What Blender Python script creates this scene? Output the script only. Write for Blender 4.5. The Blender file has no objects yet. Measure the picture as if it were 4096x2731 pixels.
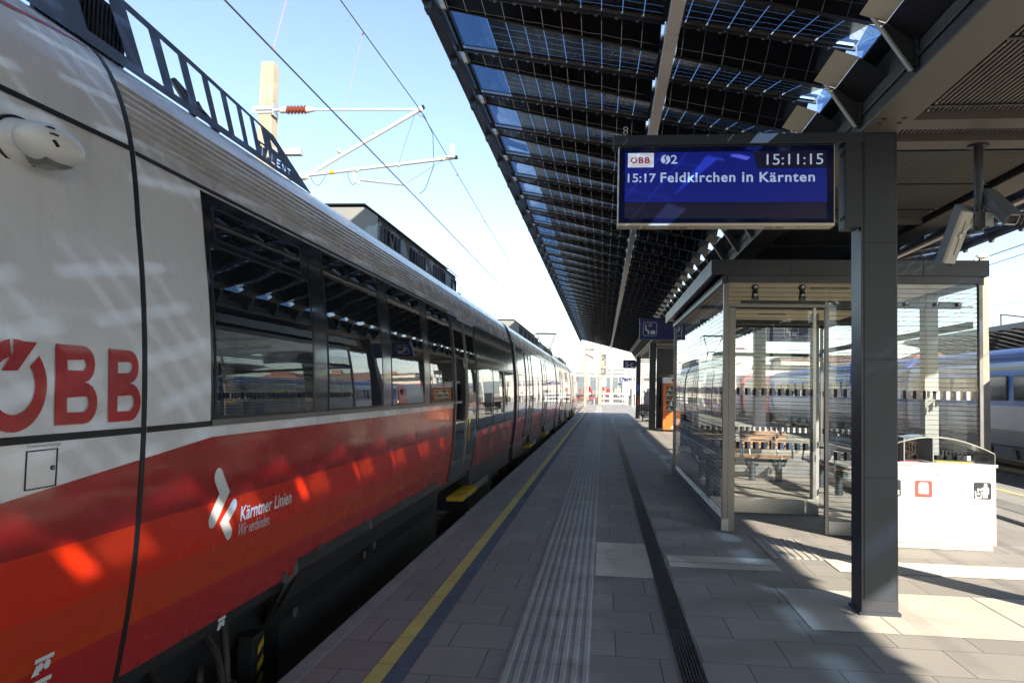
import bpy, math, random
import numpy as np
from mathutils import Matrix, Vector
R = math.radians
scene = bpy.context.scene
col = scene.collection
random.seed(7)

# ------------------------------------------------------------------ camera
cd = bpy.data.cameras.new('camera')
cam = bpy.data.objects.new('camera', cd); col.objects.link(cam)
cd.sensor_fit = 'HORIZONTAL'; cd.sensor_width = 36.0; cd.lens = 36.0 * 3137 / 4096
cd.shift_y = 21.886 / 4096
cd.clip_start = 0.05; cd.clip_end = 20000
cam.matrix_world = (Matrix.Translation((0, 0, 1.6)) @ Matrix.Rotation(R(6.65993), 4, 'Z')
                    @ Matrix.Rotation(R(93.0), 4, 'X') @ Matrix.Rotation(0.0225, 4, 'Z'))
scene.camera = cam

# ------------------------------------------------------------------ light
SUN_DIR = Vector((-5.6, 8.05, -4.75)).normalized()      # direction the light travels
el = math.asin(-SUN_DIR.z); az = math.atan2(-SUN_DIR.x, -SUN_DIR.y)
w = bpy.data.worlds.new('World'); scene.world = w; w.use_nodes = True
wn = w.node_tree; bg = wn.nodes['Background']
sky = wn.nodes.new('ShaderNodeTexSky'); sky.sky_type = 'NISHITA'; sky.sun_disc = False
sky.sun_elevation = el; sky.sun_rotation = az; sky.altitude = 400; sky.air_density = 1.0; sky.dust_density = 0.3; sky.ozone_density = 0.8
wn.links.new(sky.outputs[0], bg.inputs[0]); bg.inputs[1].default_value = 0.102
sd = bpy.data.lights.new('sun', 'SUN'); sd.energy = 5.0; sd.angle = R(0.5); sd.color = (1.0, 0.92, 0.79)
sun = bpy.data.objects.new('sun', sd); col.objects.link(sun)
sun.rotation_euler = SUN_DIR.to_track_quat('-Z', 'Y').to_euler()
scene.view_settings.view_transform = 'Standard'; scene.view_settings.look = 'None'
scene.view_settings.exposure = 1.46; scene.view_settings.gamma = 1.0
cy = scene.cycles
cy.use_denoising = True
try: cy.denoiser = 'OPENIMAGEDENOISE'
except Exception: pass
cy.max_bounces = 12; cy.transparent_max_bounces = 24; cy.glossy_bounces = 5; cy.diffuse_bounces = 4
cy.caustics_reflective = False; cy.caustics_refractive = False
cy.sample_clamp_indirect = 6.0

# ------------------------------------------------------------------ materials
def new_mat(name):
    m = bpy.data.materials.new(name); m.use_nodes = True
    nt = m.node_tree; nt.nodes.clear()
    out = nt.nodes.new('ShaderNodeOutputMaterial')
    return m, nt, out
def N(nt, t, **k):
    n = nt.nodes.new(t)
    for a, v in k.items(): setattr(n, a, v)
    return n
def sock(nt, s, v):
    if isinstance(v, bpy.types.NodeSocket): nt.links.new(v, s)
    else: s.default_value = v
def MATH(nt, op, a, b=0.0, c=0.0):
    n = N(nt, 'ShaderNodeMath', operation=op); sock(nt, n.inputs[0], a); sock(nt, n.inputs[1], b)
    if op in ('COMPARE', 'SMOOTH_MIN', 'MULTIPLY_ADD'): sock(nt, n.inputs[2], c)
    return n.outputs[0]
def MIXC(nt, f, a, b):
    n = N(nt, 'ShaderNodeMix', data_type='RGBA'); sock(nt, n.inputs[0], f); sock(nt, n.inputs[6], a); sock(nt, n.inputs[7], b)
    return n.outputs[2]
def c4(c, k=1.0): return (min(c[0]*k, 1), min(c[1]*k, 1), min(c[2]*k, 1), 1)
def objco(nt):
    return N(nt, 'ShaderNodeTexCoord').outputs['Object']
def sep(nt, v):
    n = N(nt, 'ShaderNodeSeparateXYZ'); nt.links.new(v, n.inputs[0]); return n.outputs
def noise(nt, v, scale, detail=3.0, rough=.55):
    n = N(nt, 'ShaderNodeTexNoise'); nt.links.new(v, n.inputs['Vector'])
    n.inputs['Scale'].default_value = scale; n.inputs['Detail'].default_value = detail; n.inputs['Roughness'].default_value = rough
    return n.outputs[0]
def ramp01(nt, f, lo, hi):
    n = N(nt, 'ShaderNodeMapRange'); sock(nt, n.inputs[0], f); n.inputs[1].default_value = lo; n.inputs[2].default_value = hi
    return n.outputs[0]
def bsdf(nt, out, color, rough, metal=0.0, coat=0.0, spec=.5):
    b = N(nt, 'ShaderNodeBsdfPrincipled')
    sock(nt, b.inputs['Base Color'], color); sock(nt, b.inputs['Roughness'], rough)
    b.inputs['Metallic'].default_value = metal; b.inputs['Coat Weight'].default_value = coat
    b.inputs['Coat Roughness'].default_value = .06; b.inputs['Specular IOR Level'].default_value = spec
    nt.links.new(b.outputs[0], out.inputs[0]); return b
def bump(nt, b, h, strength, dist=.01):
    n = N(nt, 'ShaderNodeBump'); n.inputs['Strength'].default_value = strength; n.inputs['Distance'].default_value = dist
    nt.links.new(h, n.inputs['Height']); nt.links.new(n.outputs[0], b.inputs['Normal']); return n
def M(name, c, rough=.5, metal=0.0, var=.18, scale=3.0, bmp=None, coat=0.0, spec=.5, rvar=.12):
    m, nt, out = new_mat(name); co = objco(nt)
    f = ramp01(nt, noise(nt, co, scale, 5.0), .3, .7)
    colr = MIXC(nt, f, c4(c, 1-var), c4(c, 1+var))
    r = MATH(nt, 'ADD', MATH(nt, 'MULTIPLY', noise(nt, co, scale*2.7), rvar), rough - rvar/2)
    b = bsdf(nt, out, colr, r, metal, coat, spec)
    if bmp: bump(nt, b, noise(nt, co, bmp[0], 4.0), bmp[1], .004)
    return m
def EMIT(name, c, s, base=.02):
    m, nt, out = new_mat(name)
    b = bsdf(nt, out, c4(c), .25); b.inputs['Emission Color'].default_value = c4(c); b.inputs['Emission Strength'].default_value = s
    return m

STEEL = M('dark_steel_paint', (.050, .053, .060), .38, .35, .12, 2.0)
STEEL2 = M('column_panel_paint', (.034, .041, .053), .42, .0, .10, 1.5, spec=.35)
BEAM = M('beam_paint', (.055, .062, .074), .40, .1, .10, 1.2)
FLANGE_LIT = M('beam_flange_bounce', (.145, .13, .112), .5, 0, .10, 1.2)  # paler than the web: light bounced onto beam undersides, put into the colour
BLACK = M('black_metal', (.012, .012, .014), .45, 0, .3, 4)
RUBBER = M('black_rubber', (.010, .010, .011), .5, 0, .3, 6)
ALU = M('brushed_aluminium', (.50, .485, .46), .34, .9, .06, 5)
STAIN = M('stainless_post', (.175, .168, .165), .36, .85, .05, 3)
WHITEP = M('white_paint', (.78, .78, .77), .35, 0, .05, 3)
GREYB = M('grey_roof_box', (.20, .205, .19), .55, 0, .15, 1.5)
PLATE = M('blue_grey_plate', (.16, .235, .40), .30, .2, .1, 2)
YELLOW = M('yellow_step', (.46, .28, .012), .5, 0, .2, 5)
CONC = M('mast_concrete', (.33, .28, .21), .85, 0, .14, 5, (60, .3))
GALV = M('galvanised', (.52, .53, .53), .42, .6, .1, 4)
INSUL = M('brown_insulator', (.16, .035, .015), .2, 0, .1, 4, coat=.5)
WIRE = M('wire', (.05, .045, .05), .5, .4, .1, 3)
NAVY = M('navy_sign', (.012, .016, .115), .3, 0, .06, 2)
SIGNW = M('sign_white', (.72, .74, .80), .4, 0, .03, 3)
ORANGE = M('orange_enamel', (.60, .13, .02), .35, 0, .08, 2)
WOOD = M('bench_wood', (.25, .125, .058), .5, 0, .25, 9)
WOODD = M('bench_wood_dark', (.10, .055, .045), .4, 0, .25, 9)
IRON = M('bench_iron', (.05, .065, .075), .4, .3, .1, 4)
CAMW = M('camera_housing', (.55, .53, .48), .45, 0, .06, 4)
CAMG = M('camera_shield', (.15, .16, .18), .45, 0, .08, 4)
BINM = M('bin_steel', (.60, .59, .57), .36, .6, .08, 3)
CEIL = M('shelter_ceiling', (.80, .66, .42), .5, 0, .08, 1.5)
RED = M('loco_red', (.55, .02, .02), .35, 0, .1, 2)
BRICK = M('brick_wall', (.32, .17, .10), .85, 0, .25, 1)
RENDER = M('pale_render', (.62, .55, .42), .85, 0, .12, .4)
ROOFT = M('roof_tile', (.14, .09, .075), .8, 0, .25, .8)
DARKWIN = M('dark_window', (.012, .014, .018), .08, 0, .2, 2, spec=.8)
FOREST = None

# platform paving: slabs .515 x .495 in running bond
def paving_mat():
    m, nt, out = new_mat('platform_slabs'); co = objco(nt)
    s = sep(nt, co)
    # slightly warped coordinates so that joints are not dead straight
    mp = N(nt, 'ShaderNodeMapping'); nt.links.new(co, mp.inputs[0]); mp.inputs['Location'].default_value = (-.105, -.452, 0)
    br = N(nt, 'ShaderNodeTexBrick', offset=.5, squash=1.0); nt.links.new(mp.outputs[0], br.inputs[0])
    br.inputs['Scale'].default_value = 1.0; br.inputs['Mortar Size'].default_value = .0036; br.inputs['Mortar Smooth'].default_value = .15
    br.inputs['Brick Width'].default_value = .515; br.inputs['Row Height'].default_value = .4905; br.inputs['Bias'].default_value = 0
    br.inputs['Color1'].default_value = (.325, .295, .255, 1); br.inputs['Color2'].default_value = (.41, .372, .322, 1); br.inputs['Mortar'].default_value = (.035, .033, .03, 1)
    big = ramp01(nt, noise(nt, co, .9, 5, .65), .3, .72)
    c = MIXC(nt, MATH(nt, 'MULTIPLY', big, .45), br.outputs[0], (.245, .225, .198, 1))
    fine = ramp01(nt, noise(nt, co, 160, 3, .6), .3, .75)
    c = MIXC(nt, MATH(nt, 'MULTIPLY', fine, .22), c, (.32, .31, .30, 1))
    st = ramp01(nt, noise(nt, co, 4.2, 6, .7), .63, .72)
    c = MIXC(nt, MATH(nt, 'MULTIPLY', st, .35), c, (.09, .085, .08, 1))
    gum = N(nt, 'ShaderNodeTexVoronoi'); nt.links.new(co, gum.inputs['Vector']); gum.inputs['Scale'].default_value = 2.3
    gm = MATH(nt, 'LESS_THAN', gum.outputs['Distance'], MATH(nt, 'MULTIPLY', noise(nt, co, 7.0, 1), .062))
    c = MIXC(nt, MATH(nt, 'MULTIPLY', gm, .55), c, (.07, .068, .065, 1))
    wear = ramp01(nt, noise(nt, co, 28, 5, .7), .55, .75)
    c = MIXC(nt, MATH(nt, 'MULTIPLY', wear, .22), c, (.15, .145, .14, 1))
    grit = MATH(nt, 'GREATER_THAN', noise(nt, co, 75, 1, .3), .775)
    c = MIXC(nt, MATH(nt, 'MULTIPLY', grit, .8), c, (.42, .41, .40, 1))
    b = bsdf(nt, out, c, .72, spec=.35)
    h = MATH(nt, 'ADD', MATH(nt, 'MULTIPLY', br.outputs[1], -1.0), MATH(nt, 'MULTIPLY', noise(nt, co, 90, 4), .12))
    bump(nt, b, h, .5, .006)
    return m
PAVING = paving_mat()
def stone(name, c, ydiv=None, broom=None, var=.16, speck=.25, wear=0):
    m, nt, out = new_mat(name); co = objco(nt); s = sep(nt, co)
    f = ramp01(nt, noise(nt, co, 2.2, 6, .65), .3, .7)
    cc = MIXC(nt, f, c4(c, 1-var), c4(c, 1+var))
    fine = ramp01(nt, noise(nt, co, 130, 3), .35, .7)
    cc = MIXC(nt, MATH(nt, 'MULTIPLY', fine, speck), cc, c4(c, .55))
    if ydiv:
        j = MATH(nt, 'LESS_THAN', MATH(nt, 'MODULO', MATH(nt, 'ADD', s[1], 1000.0 + ydiv[1]), ydiv[0]), .005)
        cc = MIXC(nt, MATH(nt, 'MULTIPLY', j, .8), cc, (.03, .03, .03, 1))
    if wear:
        wf = ramp01(nt, noise(nt, co, 9, 8, .75), .56, .66)
        cc = MIXC(nt, MATH(nt, 'MULTIPLY', wf, wear), cc, (.26, .25, .235, 1))
    sp = ramp01(nt, noise(nt, co, 21, 5, .75), .60, .74)
    cc = MIXC(nt, MATH(nt, 'MULTIPLY', sp, .30), cc, (.11, .105, .10, 1))
    b = bsdf(nt, out, cc, .78, spec=.3)
    h = noise(nt, co, 70, 4)
    if broom:
        mp = N(nt, 'ShaderNodeMapping'); nt.links.new(co, mp.inputs[0]); mp.inputs['Rotation'].default_value = (0, 0, broom); mp.inputs['Scale'].default_value = (90, 2.5, 1)
        h = noise(nt, mp.outputs[0], 1.0, 2)
    bump(nt, b, h, .55, .006)
    return m
KERB = stone('kerb_concrete', (.41, .395, .37), (1.0, .32))
TACT = stone('tactile_concrete', (.52, .485, .425), (.495, .2), speck=.35)
TACTG = stone('tactile_groove', (.40, .405, .41), (.495, .2), speck=.4)
LIGHTC = stone('pad_concrete', (.62, .57, .48), None, .62, .10, .1)
YLINE = stone('yellow_paint', (.78, .67, .20), (.4905, .06), var=.12, speck=.12, wear=.2)
BLINE = stone('blue_paint', (.14, .175, .225), (.4905, .06), var=.22, speck=.3, wear=.75)
WORN = stone('worn_concrete', (.40, .38, .34), (.5, 0))

def ballast_mat():
    m, nt, out = new_mat('ballast_stones'); co = objco(nt)
    v = N(nt, 'ShaderNodeTexVoronoi'); nt.links.new(co, v.inputs['Vector']); v.inputs['Scale'].default_value = 18
    cr = N(nt, 'ShaderNodeValToRGB'); nt.links.new(v.outputs['Color'], cr.inputs[0])
    cr.color_ramp.elements[0].color = (.10, .085, .07, 1); cr.color_ramp.elements[1].color = (.26, .22, .18, 1)
    f = ramp01(nt, noise(nt, co, .25, 4), .35, .65)
    c = MIXC(nt, MATH(nt, 'MULTIPLY', f, .6), cr.outputs[0], (.16, .10, .07, 1))
    b = bsdf(nt, out, c, .9, spec=.2); bump(nt, b, v.outputs['Distance'], 1.0, .05)
    return m
BALLAST = ballast_mat()
GROUND = M('yard_ground', (.30, .25, .20), .95, 0, .3, .05)
RAIL = M('rail_steel', (.22, .15, .11), .45, .5, .2, 3)
FOREST = M('forest_hill', (.045, .065, .040), 1.0, 0, .5, .006)

# PV glass: black cells with a see-through grid (uses uv in metres)
def pv_mat(name, opaque):
    VS = .29 if opaque else .1445
    m, nt, out = new_mat(name)
    uv = N(nt, 'ShaderNodeUVMap'); s = sep(nt, uv.outputs[0])
    g = None
    for i, (off, wd) in enumerate(((0.0, .0042), (.145, .0032)) if opaque else ((0.0, .0055), (.0, .0038))):
        a = MATH(nt, 'LESS_THAN', MATH(nt, 'MODULO', MATH(nt, 'ADD', s[i], 10 * .157 + off), .157 if i == 0 else VS), wd)
        g = a if g is None else MATH(nt, 'MAXIMUM', g, a)
    cell = N(nt, 'ShaderNodeBsdfPrincipled'); cell.inputs['Base Color'].default_value = (.006, .006, .008, 1)
    cell.inputs['Roughness'].default_value = .22; cell.inputs['Specular IOR Level'].default_value = .16
    if opaque:
        gap = N(nt, 'ShaderNodeBsdfTranslucent'); gap.inputs[0].default_value = (.070, .062, .049, 1)
    else:
        gap = N(nt, 'ShaderNodeBsdfTransparent'); gap.inputs[0].default_value = (.24, .36, .54, 1)
    mx = N(nt, 'ShaderNodeMixShader'); nt.links.new(g, mx.inputs[0]); nt.links.new(cell.outputs[0], mx.inputs[1]); nt.links.new(gap.outputs[0], mx.inputs[2])
    nt.links.new(mx.outputs[0], out.inputs[0]); return m
PV = pv_mat('solar_cells', False); PVD = pv_mat('solar_cells_riser', True)
def glass_mat(name, tint, k=1.7, stripes=False, rough=0.0):
    m, nt, out = new_mat(name)
    tr = N(nt, 'ShaderNodeBsdfTransparent'); tr.inputs[0].default_value = (*tint, 1)
    gl = N(nt, 'ShaderNodeBsdfGlossy'); gl.inputs['Roughness'].default_value = rough; gl.inputs[0].default_value = (.95, .97, 1, 1)
    lw = N(nt, 'ShaderNodeLayerWeight'); lw.inputs[0].default_value = .5          # facing is the same from both sides
    f = MATH(nt, 'MINIMUM', MATH(nt, 'ADD', .042*k, MATH(nt, 'MULTIPLY', MATH(nt, 'POWER', lw.outputs['Facing'], 4.2), .95)), .97)
    mx = N(nt, 'ShaderNodeMixShader'); nt.links.new(f, mx.inputs[0]); nt.links.new(tr.outputs[0], mx.inputs[1]); nt.links.new(gl.outputs[0], mx.inputs[2])
    last = mx.outputs[0]
    if stripes:
        s = sep(nt, objco(nt)); z = s[2]; u = MATH(nt, 'ADD', MATH(nt, 'ADD', s[0], s[1]), 50.0)
        st = MATH(nt, 'LESS_THAN', MATH(nt, 'MODULO', MATH(nt, 'ADD', z, 10.0), .0535), .0046)
        dk = N(nt, 'ShaderNodeBsdfDiffuse'); dk.inputs[0].default_value = (.015, .017, .018, 1)
        m2 = N(nt, 'ShaderNodeMixShader'); nt.links.new(st, m2.inputs[0]); nt.links.new(last, m2.inputs[1]); nt.links.new(dk.outputs[0], m2.inputs[2])
        band = MATH(nt, 'MAXIMUM', MATH(nt, 'COMPARE', z, .903, .048), MATH(nt, 'COMPARE', z, 1.627, .048))
        ph = MATH(nt, 'MODULO', u, .1085)
        dark = MATH(nt, 'MULTIPLY', band, MATH(nt, 'LESS_THAN', ph, .038))
        lite = MATH(nt, 'MULTIPLY', band, MATH(nt, 'COMPARE', ph, .058, .0195))
        d1 = N(nt, 'ShaderNodeBsdfDiffuse'); d1.inputs[0].default_value = (.05, .05, .055, 1)
        d2 = N(nt, 'ShaderNodeBsdfDiffuse'); d2.inputs[0].default_value = (.45, .45, .47, 1)
        m3 = N(nt, 'ShaderNodeMixShader'); nt.links.new(dark, m3.inputs[0]); nt.links.new(m2.outputs[0], m3.inputs[1]); nt.links.new(d1.outputs[0], m3.inputs[2])
        m4 = N(nt, 'ShaderNodeMixShader'); nt.links.new(lite, m4.inputs[0]); nt.links.new(m3.outputs[0], m4.inputs[1]); nt.links.new(d2.outputs[0], m4.inputs[2])
        last = m4.outputs[0]
    nt.links.new(last, out.inputs[0]); return m
CLEARPV = glass_mat('clear_roof_glass', (.22, .36, .62), .35)
EDGEPV = glass_mat('edge_roof_glass', (.085, .155, .28), .45)
SHGLASS = glass_mat('striped_shelter_glass', (.95, .975, .965), 1.2, True)
PLAINGL = glass_mat('plain_glass', (.85, .9, .9), 1.7)

# train paint : white above, reds below, with a border that climbs along the cab
def train_paint():
    m, nt, out = new_mat('train_livery'); co = objco(nt); s = sep(nt, co)
    z = MATH(nt, 'SUBTRACT', s[2], .55); y = s[1]     # the train's own axes; z counted from platform height
    thr = MATH(nt, 'SUBTRACT', 1.332, MATH(nt, 'MULTIPLY', MATH(nt, 'MAXIMUM', MATH(nt, 'SUBTRACT', 3.62, y), 0.0), .098))
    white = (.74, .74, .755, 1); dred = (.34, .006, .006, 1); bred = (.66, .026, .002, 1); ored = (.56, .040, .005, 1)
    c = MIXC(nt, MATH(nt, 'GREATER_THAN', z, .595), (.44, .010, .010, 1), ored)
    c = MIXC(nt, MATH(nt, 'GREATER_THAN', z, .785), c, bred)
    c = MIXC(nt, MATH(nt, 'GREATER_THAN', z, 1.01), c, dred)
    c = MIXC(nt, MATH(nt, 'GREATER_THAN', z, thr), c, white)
    beige = MATH(nt, 'MULTIPLY', MATH(nt, 'GREATER_THAN', z, 2.555), MATH(nt, 'GREATER_THAN', y, 3.06))
    c = MIXC(nt, beige, c, (.60, .59, .585, 1))
    mpd = N(nt, 'ShaderNodeMapping'); nt.links.new(co, mpd.inputs[0]); mpd.inputs['Scale'].default_value = (1, 9, .9)
    streak = ramp01(nt, noise(nt, mpd.outputs[0], 1.0, 6, .7), .52, .78)
    c = MIXC(nt, MATH(nt, 'MULTIPLY', streak, .10), c, (.10, .08, .06, 1))
    dirt = ramp01(nt, noise(nt, co, 1.4, 6, .7), .45, .8)
    c = MIXC(nt, MATH(nt, 'MULTIPLY', dirt, .13), c, (.12, .10, .08, 1))
    low = MATH(nt, 'MULTIPLY', ramp01(nt, MATH(nt, 'MULTIPLY', z, -1.0), -.75, -.38), .22)
    c = MIXC(nt, MATH(nt, 'MULTIPLY', low, noise(nt, co, 6, 5)), c, (.10, .07, .05, 1))
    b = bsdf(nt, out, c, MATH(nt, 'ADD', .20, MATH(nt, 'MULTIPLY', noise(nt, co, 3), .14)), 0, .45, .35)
    b.inputs['Coat Roughness'].default_value = .045
    h = MATH(nt, 'ADD', MATH(nt, 'MULTIPLY', noise(nt, co, 1.3, 2), 1.0), MATH(nt, 'MULTIPLY', noise(nt, co, 240, 2), .012))
    bp = bump(nt, b, h, .22, .02); nt.links.new(bp.outputs[0], b.inputs['Coat Normal'])
    return m
LIVERY = train_paint()
def train_glass(name, c, rough, wave):
    m, nt, out = new_mat(name); co = objco(nt)
    b = bsdf(nt, out, c4(c), rough, 0, .55, .5); b.inputs['Coat Roughness'].default_value = rough*.5
    mp = N(nt, 'ShaderNodeMapping'); nt.links.new(co, mp.inputs[0]); mp.inputs['Scale'].default_value = (1, 1.0, .55)
    bp = bump(nt, b, noise(nt, mp.outputs[0], 2.2, 1.5), wave, .03); nt.links.new(bp.outputs[0], b.inputs['Coat Normal'])
    return m
TGLASS = train_glass('train_window_glass', (.010, .012, .015), .015, .035)
TBAND = train_glass('train_window_band', (.010, .010, .012), .13, .03)
TDOOR = train_glass('train_door_paint', (.040, .040, .045), .10, .04)
BLUEM = None
def coach_mat():
    m, nt, out = new_mat('blue_coach_livery'); co = objco(nt); s = sep(nt, co); z = MATH(nt, 'SUBTRACT', s[2], .55)
    c = MIXC(nt, MATH(nt, 'GREATER_THAN', z, 1.40), (.50, .49, .50, 1), (.04, .14, .44, 1))
    c = MIXC(nt, MATH(nt, 'GREATER_THAN', z, 2.50), c, (.42, .26, .03, 1))
    c = MIXC(nt, MATH(nt, 'GREATER_THAN', z, 2.585), c, (.34, .46, .62, 1))
    c = MIXC(nt, MATH(nt, 'GREATER_THAN', z, 2.72), c, (.028, .08, .31, 1))
    c = MIXC(nt, MATH(nt, 'LESS_THAN', z, .68), c, (.22, .22, .23, 1))
    d = ramp01(nt, noise(nt, co, 1.6, 6, .7), .42, .75)
    c = MIXC(nt, MATH(nt, 'MULTIPLY', d, .3), c, (.17, .15, .15, 1))
    b = bsdf(nt, out, c, .42, 0, .1); bump(nt, b, noise(nt, co, 1.5, 2), .2, .02)
    return m
BLUEM = coach_mat()

# ------------------------------------------------------------------ helpers
ROOTLOC = {}
class MB:
    def __init__(s): s.v = []; s.f = []; s.m = []; s.uv = None
    def add(s, vs, fs, m=0):
        b = len(s.v); s.v += [tuple(v) for v in vs]; s.f += [tuple(i + b for i in f) for f in fs]; s.m += [m]*len(fs); return s
    def box(s, x0, x1, y0, y1, z0, z1, m=0):
        return s.add([(x0,y0,z0),(x1,y0,z0),(x1,y1,z0),(x0,y1,z0),(x0,y0,z1),(x1,y0,z1),(x1,y1,z1),(x0,y1,z1)],
                     [(0,3,2,1),(4,5,6,7),(0,1,5,4),(1,2,6,5),(2,3,7,6),(3,0,4,7)], m)
    def obox(s, c, ax, ay, az, m=0):
        c = Vector(c); ax = Vector(ax); ay = Vector(ay); az = Vector(az)
        vs = [c + sx*ax + sy*ay + sz*az for sz in (-1,1) for sx, sy in ((-1,-1),(1,-1),(1,1),(-1,1))]
        return s.add(vs, [(0,3,2,1),(4,5,6,7),(0,1,5,4),(1,2,6,5),(2,3,7,6),(3,0,4,7)], m)
    def quad(s, a, b, c, d, m=0): return s.add([a,b,c,d], [(0,1,2,3)], m)
    def prism(s, poly, axis, lo, hi, m=0):
        def P(p, t): return {'x': (t,p[0],p[1]), 'y': (p[0],t,p[1]), 'z': (p[0],p[1],t)}[axis]
        n = len(poly); vs = [P(p, lo) for p in poly] + [P(p, hi) for p in poly]
        fs = [tuple(range(n))[::-1], tuple(range(n, 2*n))] + [(i, (i+1) % n, n+(i+1) % n, n+i) for i in range(n)]
        return s.add(vs, fs, m)
    def tube(s, pts, r, n=8, m=0, caps=True):
        pts = [Vector(p) for p in pts]; rs = r if isinstance(r, (list, tuple)) else [r]*len(pts)
        rings = []; up = None
        for i, p in enumerate(pts):
            t = (pts[min(i+1, len(pts)-1)] - pts[max(i-1, 0)]).normalized()
            if up is None: up = Vector((0,0,1)) if abs(t.z) < .9 else Vector((1,0,0))
            a = t.cross(up).normalized(); bb = a.cross(t).normalized(); up = bb
            rings.append([p + rs[i]*(math.cos(2*math.pi*k/n)*a + math.sin(2*math.pi*k/n)*bb) for k in range(n)])
        vs = [v for rg in rings for v in rg]; fs = []
        for i in range(len(pts)-1):
            for k in range(n): fs.append((i*n+k, i*n+(k+1) % n, (i+1)*n+(k+1) % n, (i+1)*n+k))
        if caps: fs += [tuple(range(n)), tuple(range((len(pts)-1)*n, len(pts)*n))[::-1]]
        return s.add(vs, fs, m)
    def grid(s, rows, m=0, closed=False):
        nr = len(rows); nc = len(rows[0]); fs = []
        for i in range(nr-1):
            for j in range(nc - (0 if closed else 1)):
                fs.append((i*nc+j, i*nc+(j+1) % nc, (i+1)*nc+(j+1) % nc, (i+1)*nc+j))
        return s.add([v for r in rows for v in r], fs, m)
    def sphere(s, c, rx, ry, rz, n=16, k=10, m=0):
        rows = []
        for i in range(k+1):
            t = math.pi*i/k
            rows.append([(c[0]+rx*math.sin(t)*math.cos(2*math.pi*j/n), c[1]+ry*math.sin(t)*math.sin(2*math.pi*j/n), c[2]+rz*math.cos(t)) for j in range(n)])
        return s.grid(rows, m, True)
    def rot(s, ang, c, i0=0, axis='Z'):
        Rm = Matrix.Rotation(ang, 3, axis); c = Vector(c)
        for i in range(i0, len(s.v)): s.v[i] = tuple(Rm @ (Vector(s.v[i]) - c) + c)
        return s
def off_of(p):
    return ROOTLOC.get(p.name, Vector((0,0,0))) if p else Vector((0,0,0))
def obj(name, mb, mat, parent=None, smooth=False, bevel=0, loc=None, uv=None):
    me = bpy.data.meshes.new(name)
    o = off_of(parent) if parent else Vector(loc or (0,0,0))
    me.from_pydata([(v[0]-o.x, v[1]-o.y, v[2]-o.z) for v in mb.v], [], mb.f)
    for k in (mat if isinstance(mat, (list, tuple)) else [mat]): me.materials.append(k)
    if any(mb.m): me.polygons.foreach_set('material_index', mb.m)
    if uv:
        l = me.uv_layers.new(name='UVMap')
        for lp in me.loops:
            l.data[lp.index].uv = uv[lp.vertex_index]
    me.validate(); me.update()
    if smooth:
        me.shade_smooth(); me.set_sharp_from_angle(angle=R(smooth if smooth > 1 else 35))
    ob = bpy.data.objects.new(name, me); col.objects.link(ob)
    if parent: ob.parent = parent
    elif loc: ob.location = loc
    ROOTLOC[ob.name] = o
    if bevel:
        b = ob.modifiers.new('bevel', 'BEVEL'); b.width = bevel; b.segments = 2; b.limit_method = 'ANGLE'; b.angle_limit = R(40)
    return ob
def thing(name, label, cat, loc, group=None):
    o = bpy.data.objects.new(name, None); col.objects.link(o); o.location = loc; o.empty_display_size = .2
    o['label'] = label; o['category'] = cat
    if group: o['group'] = group
    ROOTLOC[o.name] = Vector(loc); return o
def tag(o, label, cat, group=None):
    o['label'] = label; o['category'] = cat
    if group: o['group'] = group
    return o
def struct(name, mb, mat, kind='structure', smooth=False):
    o = obj(name, mb, mat, smooth=smooth); o['kind'] = kind; return o
def kids(o): return [c for c in bpy.data.objects if c.parent == o]
def copy_tree(o, loc=None, label=None, rz=None):
    r = o.copy(); col.objects.link(r)
    ROOTLOC[r.name] = ROOTLOC.get(o.name, Vector((0,0,0)))
    if loc is not None: r.location = loc; ROOTLOC[r.name] = Vector(loc)
    if rz is not None: r.rotation_euler.z = rz
    if label: r['label'] = label
    for c in kids(o):
        d = c.copy(); col.objects.link(d); d.parent = r
        for g in kids(c):
            e = g.copy(); col.objects.link(e); e.parent = d
    return r
def flat_mesh(cu):
    ob = bpy.data.objects.new('tmp', cu); col.objects.link(ob)
    dg = bpy.context.evaluated_depsgraph_get(); dg.update()
    me = bpy.data.meshes.new_from_object(ob.evaluated_get(dg))
    vs = [tuple(v.co) for v in me.vertices]; fs = [tuple(p.vertices) for p in me.polygons]
    bpy.data.objects.remove(ob); bpy.data.curves.remove(cu); bpy.data.meshes.remove(me)
    return vs, fs
def text_flat(s, bold=0.0, shear=0.0, space=1.0):
    cu = bpy.data.curves.new('tmp', 'FONT'); cu.body = s; cu.offset = bold; cu.shear = shear; cu.size = 1.0; cu.space_character = space; cu.resolution_u = 4
    vs, fs = flat_mesh(cu)
    x0 = min(v[0] for v in vs); x1 = max(v[0] for v in vs); y0 = min(v[1] for v in vs); y1 = max(v[1] for v in vs)
    return [((v[0]-x0)/(x1-x0), (v[1]-y0)/(y1-y0)) for v in vs], fs
def shape_flat(loops, extrude=0.0):
    cu = bpy.data.curves.new('tmp', 'CURVE'); cu.dimensions = '2D'; cu.fill_mode = 'BOTH'; cu.extrude = extrude
    for lp in loops:
        sp = cu.splines.new('POLY'); sp.points.add(len(lp)-1); sp.use_cyclic_u = True
        for p, q in zip(sp.points, lp): p.co = (q[0], q[1], 0, 1)
    return flat_mesh(cu)
def circle(cx, cy_, r, n=24): return [(cx + r*math.cos(2*math.pi*i/n), cy_ + r*math.sin(2*math.pi*i/n)) for i in range(n)]
def rrect(x0, x1, y0, y1, r, n=5):
    p = []
    for cx, cy_, a in ((x1-r, y0+r, -90), (x1-r, y1-r, 0), (x0+r, y1-r, 90), (x0+r, y0+r, 180)):
        for i in range(n+1):
            t = R(a + 90*i/n); p.append((cx + r*math.cos(t), cy_ + r*math.sin(t)))
    return p
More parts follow.
